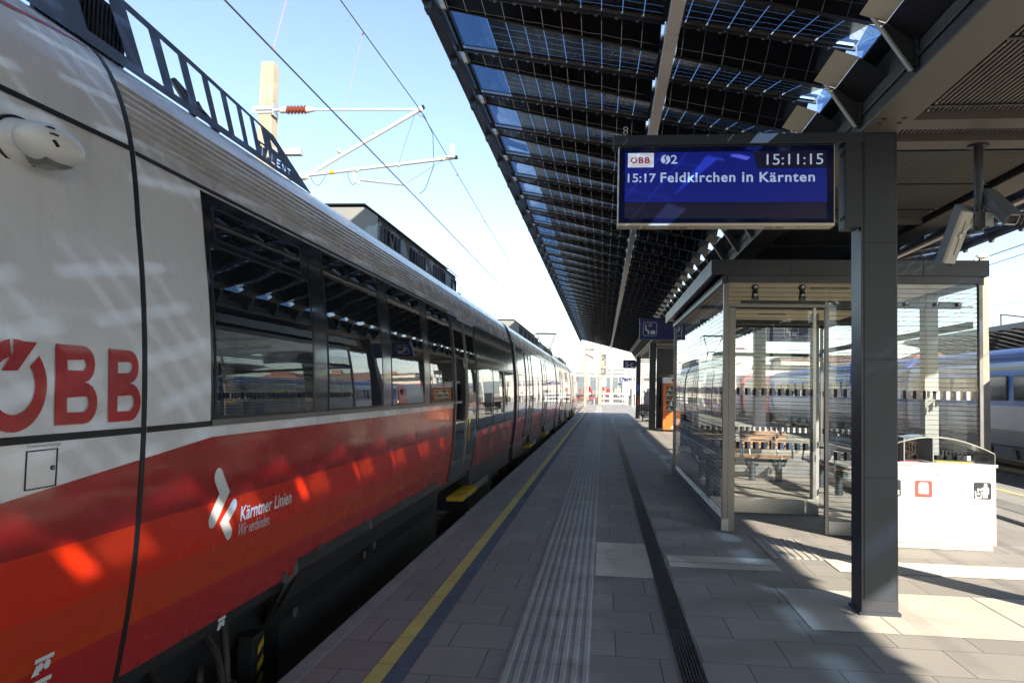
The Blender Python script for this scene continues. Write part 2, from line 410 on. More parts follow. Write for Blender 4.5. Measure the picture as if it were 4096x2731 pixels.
def capsule(a, b, r, n=8):
    d = math.atan2(b[1]-a[1], b[0]-a[0]); p = []
    for c, s in ((b, d - math.pi/2), (a, d + math.pi/2)):
        for i in range(n+1): p.append((c[0] + r*math.cos(s + math.pi*i/n), c[1] + r*math.sin(s + math.pi*i/n)))
    return p
def thick(path, r):
    """outline of a mitred polyline with round ends"""
    L = []; Rr = []; n = len(path)
    for i, p in enumerate(path):
        a = path[max(i-1, 0)]; b = path[min(i+1, n-1)]
        d1 = Vector((p[0]-a[0], p[1]-a[1])); d2 = Vector((b[0]-p[0], b[1]-p[1]))
        if d1.length == 0: d1 = d2
        if d2.length == 0: d2 = d1
        d1.normalize(); d2.normalize(); nn = Vector((-d1.y-d2.y, d1.x+d2.x)).normalized()
        k = r/max(.5, nn.dot(Vector((-d1.y, d1.x))))
        L.append((p[0]+nn.x*k, p[1]+nn.y*k)); Rr.append((p[0]-nn.x*k, p[1]-nn.y*k))
    def cap(c, frm, m=6):
        a = math.atan2(frm[1]-c[1], frm[0]-c[0]); return [(c[0]+r*math.cos(a-math.pi*i/m), c[1]+r*math.sin(a-math.pi*i/m)) for i in range(1, m)]
    return L + cap(path[-1], L[-1]) + Rr[::-1] + cap(path[0], Rr[0])
def mark(name, parts, fn, mat, parent):
    """parts: list of (verts2d, faces); fn(u, v, i) -> xyz ; every piece lies a hair above the previous"""
    mb = MB()
    for i, (vs, fs) in enumerate(parts): mb.add([fn(v[0], v[1], i) for v in vs], fs)
    return obj(name, mb, mat, parent)
def in_box(vf, x0, x1, y0, y1):
    vs, fs = vf; return [(x0 + (x1-x0)*v[0], y0 + (y1-y0)*v[1]) for v in vs], fs

# ================================================================== SETTING
PX0, PX1, PY0, PY1 = -1.70, 7.50, -25.0, 90.5
struct('ground', MB().quad((-6000,-3000,-.85),(6000,-3000,-.85),(6000,9000,-.85),(-6000,9000,-.85)), GROUND)
struct('track_bed', MB().quad((-40,-40,-.74),(60,-40,-.74),(60,420,-.74),(-40,420,-.74)), BALLAST)
mb = MB(); mb.box(PX0+.10, PX1-.10, PY0, PY1, -.80, 0.0)
struct('platform_paving', mb, PAVING)
mb = MB(); mb.box(PX0, PX0+.097, PY0, PY1, -.80, .004); mb.box(PX1-.097, PX1, PY0, PY1, -.80, .004)
struct('platform_kerb', mb, KERB)
sh = lambda x0, x1, y0, y1, z=.004: MB().quad((x0,y0,z),(x1,y0,z),(x1,y1,z),(x0,y1,z))
struct('yellow_line', sh(-1.262,-1.163,PY0,57.5), YLINE)
struct('blue_line', sh(-1.1625,-1.054,PY0,57.5), BLINE)
struct('yellow_line.001', sh(6.96,7.06,PY0,88), YLINE)
def ribs_along_y(x0, x1, y0, y1, n):
    base = MB().quad((x0,y0,.004),(x1,y0,.004),(x1,y1,.004),(x0,y1,.004)); p = (x1-x0)/n; mb = base; f = .60
    for i in range(n):
        a = x0 + p*(i + .5 - f/2); b = a + p*f
        mb.prism([(a,.0042),(b,.0042),(b-.006,.0105),(a+.006,.0105)], 'y', y0, y1, 1)
    return mb
def ribs_along_x(x0, x1, y0, y1, n):
    mb = MB().quad((x0,y0,.004),(x1,y0,.004),(x1,y1,.004),(x0,y1,.004)); p = (y1-y0)/n; f = .6
    for i in range(n):
        a = y0 + p*(i + .5 - f/2); b = a + p*f
        mb.prism([(a,.0042),(b,.0042),(b-.006,.0095),(a+.006,.0095)], 'x', x0, x1, 1)
    return mb
struct('tactile_strip', ribs_along_y(-.547,-.043,PY0,80,8), [TACTG, TACT])
struct('tactile_strip.001', ribs_along_y(5.85,6.35,PY0,80,8), [TACTG, TACT])
struct('tactile_cross_strip', ribs_along_x(-.038,.462,6.90,8.40,44), [TACT, TACT])
struct('tactile_cross_strip.001', ribs_along_x(.640,1.635,7.41,7.92,15), [TACT, TACT])
struct('tactile_field', ribs_along_y(1.665,2.165,8.00,9.05,7), [TACT, TACT])
struct('tactile_cross_strip.002', ribs_along_x(2.17,5.15,7.53,8.05,15), [TACT, TACT])
# drainage channels
for i, (x0, x1, y1) in enumerate(((.466,.606,45.7),(5.30,5.44,80))):
    mb = MB().quad((x0,PY0,.004),(x1,PY0,.004),(x1,y1,.004),(x0,y1,.004))
    for k in range(7):
        a = x0 + .006 + k*.0190; mb.box(a, a+.0115, PY0, y1, .0045, .0135, 1)
    y = PY0
    while y < min(y1, 40):
        mb.box(x0+.004, x1-.004, y, y+.016, .0046, .0118, 1)
        for k in range(3): mb.box(x0+.03+.038*k, x0+.055+.038*k, y+.12+.11*(k % 2), y+.138+.11*(k % 2), .0046, .0128, 1)
        y += .5
    struct('drain_channel' + ('' if i == 0 else '.001'), mb, [BLACK, M('drain_grating', (.040,.038,.037), .5, .4, .3, 8)])
# light concrete pads at the foot of the columns
for k, yc in enumerate((6.2, 19.6, 32.9, 46.1)):
    for j, xs in enumerate(((1.45, 2.03, 2.96), (2.97, 3.77, 4.35))):
        y0, y1 = yc-.55, yc+.60
        mb = MB(); z = .004
        for (a, b, c, d) in ((xs[0], xs[1]-.003, y0, y1), (xs[1]+.003, xs[2], y0, y1)):
            mb.quad((a,c,z),(b,c,z),(b,d,z),(a,d,z))
        struct('column_pad' + ('' if k+j == 0 else '.%03d' % (2*k+j)), mb, LIGHTC)
# far end of the platform: sun bleached slabs (real worn concrete)
# rails
for i, xc in enumerate((-3.34, 9.15, 13.65, -8.0, -12.6, 22.5, 27.0)):
    mb = MB()
    for sx in (-.7525, .7525):
        mb.prism([(xc+sx-.036,-.55),(xc+sx+.036,-.55),(xc+sx+.03,-.585),(xc+sx+.01,-.59),(xc+sx+.01,-.69),(xc+sx+.07,-.70),(xc+sx+.07,-.71),(xc+sx-.07,-.71),(xc+sx-.07,-.70),(xc+sx-.01,-.69),(xc+sx-.01,-.59),(xc+sx-.03,-.585)], 'y', -40, 420)
    y = -20
    while y < 160:
        mb.box(xc-1.3, xc+1.3, y, y+.24, -.78, -.705, 1); y += .6
    struct('railway_track' + ('' if i == 0 else '.%03d' % i), mb, [RAIL, M('sleeper_concrete', (.25,.22,.19), .9, 0, .2, 3)] if i == 0 else [RAIL, bpy.data.materials['sleeper_concrete']])
# diverging track beyond the platform end
mb = MB()
for sx in (-.72, .72):
    pts = [(-3.34 + sx + 9*((t-62)/90)**2 if t > 62 else -3.34+sx, t, -.60) for t in range(62, 170, 6)]
    mb.tube(pts, .05, 6)
struct('railway_track.007', mb, RAIL)
# hills on the horizon
rnd = random.Random(3)
rows = []
for j, (dy, hf) in enumerate(((0, 0.0), (260, .55), (520, .85), (800, 1.0), (1500, .9), (2200, .2))):
    row = []
    for i in range(121):
        x = -3000 + i*55
        h = 80 + 16*math.sin(x*.0021+.5) + 11*math.sin(x*.0061+2) + 6*math.sin(x*.017+1) + 3*math.sin(x*.041)
        row.append((x, 2700 + dy + 40*math.sin(x*.003+j), -1 + h*hf*(1 if j < 5 else 1)))
    rows.append(row)
struct('hills', MB().grid(rows), FOREST, smooth=True)

# ================================================================== CANOPY
canopy = thing('platform_canopy', 'dark steel platform canopy roofed with black solar glass, overhead on the right', 'canopy', (2.03, 6.2, 0))
CX = 2.9                                     # line of symmetry of the platform
PER = 1.07; CY0, CY1 = -20.0, 48.8
zc = lambda x: 4.70 - .245*(x + 1.3)
rr = lambda x: .068*(x + 1.33)
def panel(mirror, k):
    """one bay: clear edge glass, cells, dark riser; returns mesh and uv"""
    mb = MB(); uv = []
    yn = 6.2 + PER*k; yf = yn + .72; yx = yn + PER
    X = (lambda x: 2*CX - x) if mirror else (lambda x: x)
    def strip(x0, x1, m, steps=1, riser=False):
        for q in range(steps):
            a = x0 + (x1-x0)*q/steps; b = x0 + (x1-x0)*(q+1)/steps
            if riser: P = [(a,yf,zc(a)+rr(a)),(b,yf,zc(b)+rr(b)),(b,yx,zc(b)),(a,yx,zc(a))]
            else: P = [(a,yn,zc(a)),(b,yn,zc(b)),(b,yf,zc(b)+rr(b)),(a,yf,zc(a)+rr(a))]
            mb.quad(*[(X(p[0]), p[1], p[2]) for p in P], m)
            h = .36 + rr(b)*.5 if riser else .72
            uv.extend([(a+1.0,0),(b+1.0,0),(b+1.0,h),(a+1.0,h)])
    strip(-1.33,-1.0,3); strip(-1.0,.40,0,7); strip(.53,1.66,0,7); strip(1.66,1.80,1)
    mb.quad((X(1.803),yn,3.981),(X(1.803),yf,3.981),(X(1.803),yf,zc(1.80)+rr(1.80)),(X(1.803),yn,zc(1.80)+.0),1); uv.extend([(0,0)]*4)
    strip(-1.33,.40,2,7,True); strip(.53,1.74,2,7,True)
    return mb, uv
K0 = int((CY0-6.2)/PER); K1 = int((CY1-6.2)/PER)
def merge(list_):
    a = MB(); u = []
    for mb, uv in list_: a.add(mb.v, mb.f); a.m[-len(mb.f):] = mb.m; u += uv
    return a, u
for mirror in (False, True):
    lim = -5 if not mirror else 0
    back, uvb = merge([panel(mirror, k) for k in range(K0, lim)])
    o = obj('solar_panel_field', back, [PV, CLEARPV, PVD, EDGEPV], canopy, uv=uvb); o['kind'] = 'stuff'
    for k in range(lim, K1+1):
        mb, uv = panel(mirror, k)
        obj('solar_panel', mb, [PV, CLEARPV, PVD, EDGEPV], canopy, uv=uv, smooth=12)
def pur(mb, x0, x1, y0, y1, dz0, dz1, m=0, mirror=False, r=1.0):
    X = (lambda x: 2*CX - x) if mirror else (lambda x: x)
    vs = [(X(x), y, zc(x) + r*rr(x) + d) for d in (dz0, dz1) for x, y in ((x0,y0),(x1,y0),(x1,y1),(x0,y1))]
    mb.add(vs, [(0,3,2,1),(4,5,6,7),(0,1,5,4),(1,2,6,5),(2,3,7,6),(3,0,4,7)], m)
SOFF = M('soffit_light', (.62,.58,.47), .55, 0, .06, 3)
for mirror in (False, True):
    X = (lambda x: 2*CX - x) if mirror else (lambda x: x)
    lim = -5 if not mirror else 0
    far_p = MB(); far_s = MB()
    for k in range(K0, K1+1):
        mb = MB() if k >= lim else far_p; mbr = MB() if k >= lim else far_s
        yn = 6.2 + PER*k; yf = yn + .72
        for (a, b) in ((-1.36,.42),(.51,1.80)):
            pur(mb, a, b, yf+.010, yf+.034, -.034, .03, 0, mirror)
            pur(mb, a+.03, b-.02, yf-.008, yf+.0095, -.012, .010, 1, mirror)
            pur(mb, a, b, yn-.016, yn-.004, -.012, .03, 0, mirror, 0)
            x = a + .15
            while x < b - .1:
                pur(mb, x, x+.022, yf+.012, yf+.040, -.040, -.0345, 1, mirror); x += .157
        for (a, b) in ((-1.345,-1.31),(.40,.43),(.50,.53)):
            pur(mb, a, b, yn-.02, yf+.005, -.02, .03, 0, mirror)
        mb.box(min(X(-1.43),X(-1.37)), max(X(-1.43),X(-1.37)), yf-.02, yf+.09, 4.53, 4.602)
        if k >= lim: obj('purlin', mb, [STEEL, ALU], canopy)
        yk = yn - .10
        P_ = [(1.62,zc(1.62)+.02),(1.87,3.63),(1.90,3.615),(1.905,3.955),(1.80,3.955)]
        one = MB().prism([(X(p[0]),p[1]) for p in P_], 'y', yk-.007, yk+.007)
        e0, e1 = (1.615,zc(1.615)+.02), (1.868,3.622)
        one.prism([(X(e0[0])-.008,e0[1]),(X(e0[0])+.008,e0[1]),(X(e1[0])+.008,e1[1]),(X(e1[0])-.008,e1[1])], 'y', yk-.03, yk+.0065, 1)
        for zz in (3.70, 3.79, 3.88): one.tube([(X(1.862),yk-.02,zz),(X(1.862),yk-.0072,zz)], .016, 8, 0)
        one.box(min(X(1.885),X(1.903)), max(X(1.885),X(1.903)), yk-.05, yk-.008, 3.64, 3.95)
        if k >= lim: obj('bracket_fin', one, [STEEL, GALV], canopy)
        mbr.quad((X(1.56),yf-.32,zc(1.56)-.012),(X(1.72),yf-.32,zc(1.72)-.03),(X(1.72),yk+PER-.012,zc(1.72)-.03),(X(1.56),yk+PER-.012,zc(1.56)-.012))
        mbr.quad((X(1.722),yf-.32,zc(1.72)-.032),(X(1.90),yf-.32,3.80),(X(1.90),yk+PER-.012,3.80),(X(1.722),yk+PER-.012,zc(1.72)-.032), 1)
        if k >= lim: obj('soffit_plate', mbr, [SOFF, BLACK], canopy)
    obj('purlin_field', far_p, [STEEL, ALU], canopy)['kind'] = 'stuff'
    obj('soffit_field', far_s, [SOFF, BLACK], canopy)['kind'] = 'stuff'
    # edge beam, light bar, rib
    mb = MB()
    mb.box(min(X(-1.43),X(-1.36)), max(X(-1.43),X(-1.36)), CY0, CY1, 4.603, 4.79)
    mb.box(min(X(-1.455),X(-1.432)), max(X(-1.455),X(-1.432)), CY0, CY1, 4.60, 4.66)
    obj('edge_beam', mb, STEEL, canopy)
    obj('rib_beam', MB().box(min(X(.432),X(.498)), max(X(.432),X(.498)), CY0, CY1, 4.196, 4.42), STEEL, canopy)
    mb = MB(); y = CY0
    while y < CY1:
        mb.box(min(X(.410),X(.500)), max(X(.410),X(.500)), y, min(y+1.58, CY1), 4.15, 4.19, 0); y += 1.6
    obj('light_strip', mb, M('light_strip_cover', (.80,.74,.68), .45, 0, .04, 2) if not mirror else bpy.data.materials['light_strip_cover'], canopy)
# main beams (box girders on the columns)
for mirror in (False, True):
    X = (lambda x: 2*CX - x) if mirror else (lambda x: x)
    mb = MB(); a, b = sorted((X(1.908), X(2.168)))
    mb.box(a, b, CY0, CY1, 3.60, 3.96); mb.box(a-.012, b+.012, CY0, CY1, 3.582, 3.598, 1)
    mb2 = MB()
    for yc in (6.2, 19.6, 32.9, 46.1):
        for dy in (-.42, -.32, .36, .46):
            for xx in (a+.06, b-.06): mb.tube([(xx,yc+dy,3.582),(xx,yc+dy,3.574)], .018, 8)
    obj('main_beam', mb, [BEAM, FLANGE_LIT], canopy)
mb = MB().tube([(1.896,CY0,3.70),(1.896,CY1,3.70)], .009, 6)
obj('cable_conduit', mb, STEEL, canopy)
obj('roof_deck', MB().box(1.78, 2*CX-1.78, CY0, CY1, 3.965, 3.98), STEEL, canopy)
for yc in (6.2, 19.6, 32.9, 46.1):
    for d in (-.37, .13): obj('cross_beam', MB().box(2.182, 2*CX-2.182, yc+d, yc+d+.21, 3.585, 3.70), FLANGE_LIT, canopy)
    for d in (3.2, 6.6, 9.9): obj('cross_beam', MB().box(2.182, 2*CX-2.182, yc+d, yc+d+.12, 3.60, 3.70), FLANGE_LIT, canopy)
mb = MB(); n = 42
for i in range(n):
    x = 2.20 + (2*CX - 4.40)*i/n; mb.box(x, x+.018, CY0, CY1, 3.645, 3.675)
y = CY0
while y < CY1:
    mb.box(2.19, 2*CX-2.19, y, y+.03, 3.632, 3.644, 1)
    for xx in (2.26, 2*CX-2.26):
        for q in (-.05, .09): mb.sphere((xx,y+q,3.636), .012, .012, .012, 8, 5, 2)
    y += 1.07
obj('slatted_ceiling', mb, [M('ceiling_slats', (.17,.16,.14), .5, .1, .1, 2), STEEL, ALU], canopy)
# columns
def column_mesh(xc, yc):
    core = MB().box(xc-.13, xc+.13, yc-.116, yc+.12, 0, 3.58)
    return core
def columns():
    for yc in (6.206, 19.6, 32.9, 46.1):
        for xc in (2.035, 2*CX-2.035):
            c = obj('column', MB().box(xc-.13, xc+.13, yc-.116, yc+.12, 0, 3.581), STEEL, canopy, bevel=.004)
            pm = MB(); sc = MB()
            for z0, z1 in ((.115,1.000),(1.010,1.870),(1.880,2.740),(2.750,3.570)):
                for s, yy in ((-1, yc-.116), (1, yc+.12)):
                    a, b = sorted((yy + s*.0005, yy + s*.006)); pm.box(xc-.108, xc+.112, a, b, z0, z1)
                for zz in (z0+.05, z0+.42, z1-.05):
                    for xx in (xc-.095, xc+.098): sc.tube([(xx,yc-.1222,zz),(xx,yc-.1245,zz)], .007, 8)
            for xx in (xc-.1125, xc+.1165): sc.box(xx-.0040, xx+.0035, yc-.1185, yc-.1162, .115, 3.57, 1)
            for zz in (1.005, 1.875, 2.745): sc.box(xc-.108, xc+.112, yc-.1180, yc-.1163, zz-.005, zz+.005, 1)
            for zz in (.26,.62,2.9,3.12): sc.tube([(xc+.055,yc-.1222,zz),(xc+.055,yc-.1248,zz)], .011, 8, 1)
            i0 = len(pm.m); pm.add(sc.v, sc.f); pm.m[i0:] = sc.m
            p = obj('cover_panel', pm, [STEEL2, BLACK], canopy, bevel=.002)
            base = obj('column_foot', MB().box(xc-.145, xc+.145, yc-.13, yc+.135, 0.0041, .030), STEEL2, canopy)
            q2 = base
columns()

# ================================================================== TRAIN
TX = -3.34
train = thing('regional_train', 'red and white regional train standing along the left platform edge', 'train', (TX, 0, -.55))
PROF = [(.385,-1.945),(.44,-1.936),(.62,-1.910),(.8,-1.891),(1.1,-1.877),(1.35,-1.874),(1.6,-1.880),(1.885,-1.898),(2.1,-1.921),(2.245,-1.941),(2.408,-1.961),
        (2.5,-1.975),(2.592,-1.992),(2.716,-2.026),(2.841,-2.076),(2.93,-2.125),(3.0,-2.185),(3.06,-2.27),(3.11,-2.42),(3.15,-2.70),(3.17,-3.00),(3.175,-3.34)]
PZ = np.array([p[0] for p in PROF]); PX = np.array([p[1] for p in PROF])
PD = np.gradient(PX, PZ)
def prof(z):
    i = int(min(max(np.searchsorted(PZ, z) - 1, 0), len(PZ)-2)); h = PZ[i+1]-PZ[i]; t = (z-PZ[i])/h
    if PZ[i] > 2.95: return float(PX[i] + t*(PX[i+1]-PX[i]))
    h00 = 2*t**3-3*t**2+1; h10 = t**3-2*t**2+t; h01 = -2*t**3+3*t**2; h11 = t**3-t**2
    return float(h00*PX[i]+h10*h*PD[i]+h01*PX[i+1]+h11*h*PD[i+1])
def ring(groove, kx=1.0, kz=1.0):
    zs = list(np.linspace(.385, 2.60, 26)) 
    side = [(prof(z), z) for z in zs]
    if groove:
        n = 7; z0, z1 = 2.625, 2.885; p = (z1-z0)/n
        for i in range(n):
            for f, d in ((.0,0),(.16,-.022),(.55,-.022),(.80,0)):
                z = z0 + p*(i+f); side.append((prof(z)+d, z))
        side.append((prof(z1), z1))
    else:
        side += [(prof(z), z) for z in np.linspace(2.625, 2.885, 8)]
    side += [(prof(z), z) for z in (2.91,2.94,2.97,3.0,3.03,3.06)] + [(-2.34,3.09),(-2.5,3.122),(-2.7,3.15),(-3.0,3.17),(-3.34,3.175)]
    r = side + [(2*TX - x, z) for x, z in side[::-1][1:]]
    return [(TX + (x-TX)*kx, .385 + (z-.385)*kz) for x, z in r]
def shell(name, ys, mat, groove=True, scale=None, parent=train, smooth=28):
    rows = []
    for i, y in enumerate(ys):
        kx, kz = scale[i] if scale else (1, 1)
        rows.append([(x, y, z) for x, z in ring(groove, kx, kz)])
    mb = MB().grid(rows)
    n = len(rows[0]); base = 0
    mb.f.append(tuple(range(n))[::-1]); mb.m.append(1); mb.f.append(tuple(range((len(rows)-1)*n, len(rows)*n))); mb.m.append(1)
    return obj(name, mb, [mat, RUBBER], parent, smooth=smooth)
def steps_(a, b, d=1.0):
    n = max(1, int(round((b-a)/d))); return [a + (b-a)*i/n for i in range(n+1)]
nose_y = [3.028, 2.4, 1.8, 1.3, .9, .55, .3, .12, .03]
nose_s = [(1,1),(1,1),(.995,1),(.975,.99),(.94,.96),(.88,.90),(.80,.80),(.70,.68),(.60,.55)]
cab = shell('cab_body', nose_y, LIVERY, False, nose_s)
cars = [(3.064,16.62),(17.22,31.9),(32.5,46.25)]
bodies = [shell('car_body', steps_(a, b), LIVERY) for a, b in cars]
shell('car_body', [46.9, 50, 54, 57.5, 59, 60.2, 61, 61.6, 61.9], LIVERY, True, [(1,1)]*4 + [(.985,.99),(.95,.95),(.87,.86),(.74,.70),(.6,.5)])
shell('joint_seal', [3.029, 3.063], RUBBER, False, [(1.0015,1.001)]*2)
for a, b in ((16.621,17.219),(31.901,32.499),(46.251,46.899)):
    ys = steps_(a, b, .06); shell('gangway_bellows', ys, RUBBER, False, [(.968 if i % 2 else .985, .99 if i % 2 else .98) for i in range(len(ys))])
def tpt(y, z, off): return (prof(z)+off, y, z)
def tpatch(name, y0, y1, z0, z1, off, mat, parent=train, thick_=.0, nz=8, ny=1, slant=0.0):
    rows = []
    for j in range(nz+1):
        z = z0 + (z1-z0)*j/nz; rows.append([tpt(y0 + (y1-y0)*i/ny + slant*(z-z0), z, off) for i in range(ny+1)])
    mb = MB().grid(rows)
    # returns to the body so that it has thickness
    for i in range(nz):
        for jj in (0, ny):
            p, q = rows[i][jj], rows[i+1][jj]; mb.quad(p, q, (q[0]-off-.004,q[1],q[2]), (p[0]-off-.004,p[1],p[2]))
    for r in (rows[0], rows[-1]):
        mb.quad(r[0], r[-1], (r[-1][0]-off-.004,r[-1][1],r[-1][2]), (r[0][0]-off-.004,r[0][1],r[0][2]))
    return obj(name, mb, mat, parent, smooth=40)
def tframe(name, y0, y1, z0, z1, wdt, off, mat, parent):
    mb = MB()
    for a, b, c, d in ((y0,y1,z0,z0+wdt),(y0,y1,z1-wdt,z1),(y0,y0+wdt,z0+wdt,z1-wdt),(y1-wdt,y1,z0+wdt,z1-wdt)):
        n = max(1, int((d-c)/.15)); rows = [[tpt(a, c+(d-c)*j/n, off), tpt(b, c+(d-c)*j/n, off)] for j in range(n+1)]
        mb.grid(rows)
        inn = [[tpt(a, c+(d-c)*j/n, 0.0), tpt(b, c+(d-c)*j/n, 0.0)] for j in range(n+1)]
        for j in range(n): mb.quad(rows[j][0], rows[j+1][0], inn[j+1][0], inn[j][0]); mb.quad(rows[j][1], rows[j+1][1], inn[j+1][1], inn[j][1])
        mb.quad(rows[0][0], rows[0][1], inn[0][1], inn[0][0]); mb.quad(rows[-1][0], rows[-1][1], inn[-1][1], inn[-1][0])
    return obj(name, mb, mat, parent)
# seams of the cab module
def seam(pts, wd, name='panel_seam'):
    mb = MB()
    for (y0, z0), (y1, z1) in zip(pts[:-1], pts[1:]):
        d = Vector((y1-y0, z1-z0)).normalized()*wd/2; nn = Vector((-d.y, d.x)); k = max(1, int(abs(z1-z0)/.1))
        for i in range(k):
            a = i/k; b = (i+1)/k; P = []
            for t, sg in ((a,-1),(b,-1),(b,1),(a,1)):
                yy = y0+(y1-y0)*t+nn.x*sg; zz = z0+(z1-z0)*t+nn.y*sg; P.append(tpt(yy, zz, .0045))
            mb.quad(*P)
    return obj(name, mb, RUBBER, train)
seam([(1.2,2.52),(3.028,2.565)], .022); seam([(3.064,2.556),(9.8,2.556)], .020)
seam([(1.2,1.395),(3.028,1.395)], .026); seam([(3.064,1.395),(3.66,1.398)], .026)
# window bands and panes, first car
band = tpatch('window_band', 3.60, 10.40, 1.392, 2.535, .004, TBAND, ny=1, nz=10)
def pane(y0, y1, z0, z1, parent=train):
    f = tframe('window_frame', y0-.012, y1+.012, z0-.012, z1+.012, .012, .0090, BLACK, parent)
    p = tpatch('window_pane', y0, y1, z0, z1, .008, TGLASS, f, nz=8); return f
pane(3.64, 4.93, 1.43, 2.265); pane(3.70, 4.82, 2.315, 2.465)
pane(5.235, 6.55, 1.43, 2.52); pane(6.87, 8.14, 1.43, 2.52); pane(8.45, 9.75, 1.43, 2.52)
mb = MB(); mb.quad(tpt(3.60,1.385,.010), tpt(10.38,1.385,.010), tpt(10.38,1.415,.010), tpt(3.60,1.415,.010)); obj('sill_strip', mb, M('sill_grey', (.16,.155,.15), .35, .4, .1, 3), train)
for ya, yb in ((4.965,5.20),(6.585,6.84),(8.17,8.42)):
    tpatch('window_pillar', ya, yb, 1.43, 2.52, .0065, TBAND, nz=8)
# doors
def door(y0, y1, zlo=.16):
    d = tpatch('door', y0, y1, zlo+.23, 2.50, .006, TDOOR, nz=12)
    mid = (y0+y1)/2
    for a, b in ((y0+.10, mid-.09), (mid+.09, y1-.10)):
        f = tframe('door_window', a, b, .62, 2.36, .010, .0105, M('door_gasket', (.20,.20,.205), .3, .5, .1, 3) if 'door_gasket' not in bpy.data.materials else bpy.data.materials['door_gasket'], d)
        # sub-part level: the glass belongs to the same window mesh level
        g = tpatch('door_pane', a+.018, b-.018, .64, 2.34, .009, TGLASS, d, nz=8)
    mb = MB()
    for yy in (mid-.035, mid+.035): mb.tube([tpt(yy, z, .010) for z in np.linspace(zlo+.24, 2.48, 12)], .006, 6)
    obj('door_edge_strip', mb, STAIN, d)
    mb = MB().tube([tpt(mid+.10, z, .035) for z in (.86, .95, 1.05, 1.16)], .014, 8); obj('door_handle', mb, YELLOW, d)
    mb = MB()
    for yy in (y0, y1): mb.tube([tpt(yy, z, .006) for z in np.linspace(zlo+.24, 2.5, 12)], .012, 6)
    obj('door_seal', mb, RUBBER, d)
    # folding step below the door
    s = MB()
    for ya, yb, zz in ((mid-.62, mid+.62, .115),):
        s.box(-2.0, -1.785, ya, yb, zz, zz+.055)
        for i in range(26):
            yy = ya + .02 + i*(yb-ya-.04)/26; s.box(-1.985, -1.79, yy, yy+.022, zz+.055, zz+.066)
    st = obj('door_step', s, YELLOW, train, bevel=.006)
    e = MB()
    for q in range(3): e.box(-1.90+.0*q, -1.87, mid+.75, mid+2.3, .06+.035*q, .075+.035*q)
    obj('step_rails', e, ALU, train)
door(9.86, 11.66)
DOORS = (20.2, 25.6, 36.0, 41.5, 50.5)
for yc in DOORS: door(yc-.85, yc+.85)
# low floor window bands of the following cars
def lowband(a, b, n):
    tpatch('window_band', a, b, .93, 2.535, .004, TDOOR, nz=10)
    wd = (b-a)/n
    for i in range(n): pane(a + wd*i + .10, a + wd*(i+1) - .10, .97, 1.90)
lowband(11.74, 16.58, 3); lowband(17.5, 19.1, 1); lowband(21.25, 24.5, 2); lowband(26.7, 31.7, 3)
lowband(32.9, 34.9, 1); lowband(37.1, 40.4, 2); lowband(42.6, 46.0, 2); lowband(47.3, 49.4, 1); lowband(51.6, 57.5, 3)
mb = MB()
for a, b in ((12.0,16.6),(17.24,19.3),(21.1,24.7),(26.5,31.88),(32.52,35.1),(36.9,40.6),(42.4,46.2),(51.4,58)):
    for z in (2.545, .80): mb.quad(tpt(a,z,.005), tpt(b,z,.005), tpt(b,z+.012,.005), tpt(a,z+.012,.005))
obj('panel_seam', mb, RUBBER, train)
# skirts and underframe
mb = MB()
def skirt(y0, y1):
    prof_s = [(-1.925,.475),(-1.915,.40),(-1.94,.25),(-2.0,.095),(-2.06,.09),(-2.02,.40)]
    n = len(prof_s); mb.add([(x, y0 + (.05 if z > .3 else -.12), z) for x, z in prof_s] + [(x, y1, z) for x, z in prof_s],
        [tuple(range(n))[::-1], tuple(range(n, 2*n))] + [(i,(i+1) % n,n+(i+1) % n,n+i) for i in range(n)])
skirt(4.85, 6.45); skirt(6.462, 8.05); skirt(8.062, 9.27)
SK = M('skirt_black', (.016,.017,.019), .42, .1, .2, 3)
obj('side_skirt', mb, SK, train)
mb = MB()
for a, b in ((4.9,9.7),(12.0,14.5),(19,31),(34,45),(49,58)): mb.box(-4.6, -2.03, a, b, -.30, .36)
mb.box(-4.7, -1.99, .6, 61, .30, .383); 
for a, b in ((11.6,16.6),(17.3,19.4),(21.2,24.7),(26.6,31.8),(32.6,35.1),(36.9,40.6),(42.4,46.2),(51.4,58)): mb.box(-2.1, -1.955, a, b, .02, .383)
mb.box(-4.6, -2.12, .8, 9, .05, .3)
obj('underframe', mb, SK, train)
# latches on the skirt
mb = MB()
for y in (5.3, 6.35, 7.6): mb.obox((-1.922,y,.475), (.006,0,0), (0,.05,0), (0,0,.012))
for y, z in ((4.72,.40),): mb.tube([(-1.96,y,z),(-1.925,y,z)], .035, 10)
for y, z in ((6.7,.22),(6.42,.19),(4.95,.13)): mb.obox((-1.945,y,z), (.008,0,0), (0,.018,0), (0,0,.03))
obj('skirt_latches', mb, M('latch_dark', (.10,.10,.10), .5, .4, .2, 5), train)
# bogies with wheels
def bogie(yc, vis=True):
    mb = MB()
    mb.box(-2.50, -2.34, yc-1.45, yc+1.45, -.25, .0); mb.box(-4.3,-2.5, yc-.35, yc+.35, -.3, .05)
    for d in (-1.0, 1.0): mb.box(-2.36, -2.24, yc+d-.16, yc+d+.16, -.32, .03)
    for d in (-.25, .25): mb.tube([(-2.38,yc+d,-.25),(-2.38,yc+d,.2)], .10, 12)
    b = obj('bogie', mb, BLACK, train)
    for d in (-1.0, 1.0):
        w = MB().tube([(-2.60,yc+d,-.13),(-2.48,yc+d,-.13)], .42, 28); w.tube([(-2.48,yc+d,-.13),(-2.40,yc+d,-.13)], .14, 16)
        obj('wheel', w, M('wheel_steel', (.05,.04,.035), .55, .4, .2, 4) if 'wheel_steel' not in bpy.data.materials else bpy.data.materials['wheel_steel'], b)
for yc in (3.35, 17.04, 32.36, 46.75, 58.2): bogie(yc)
mb = MB()
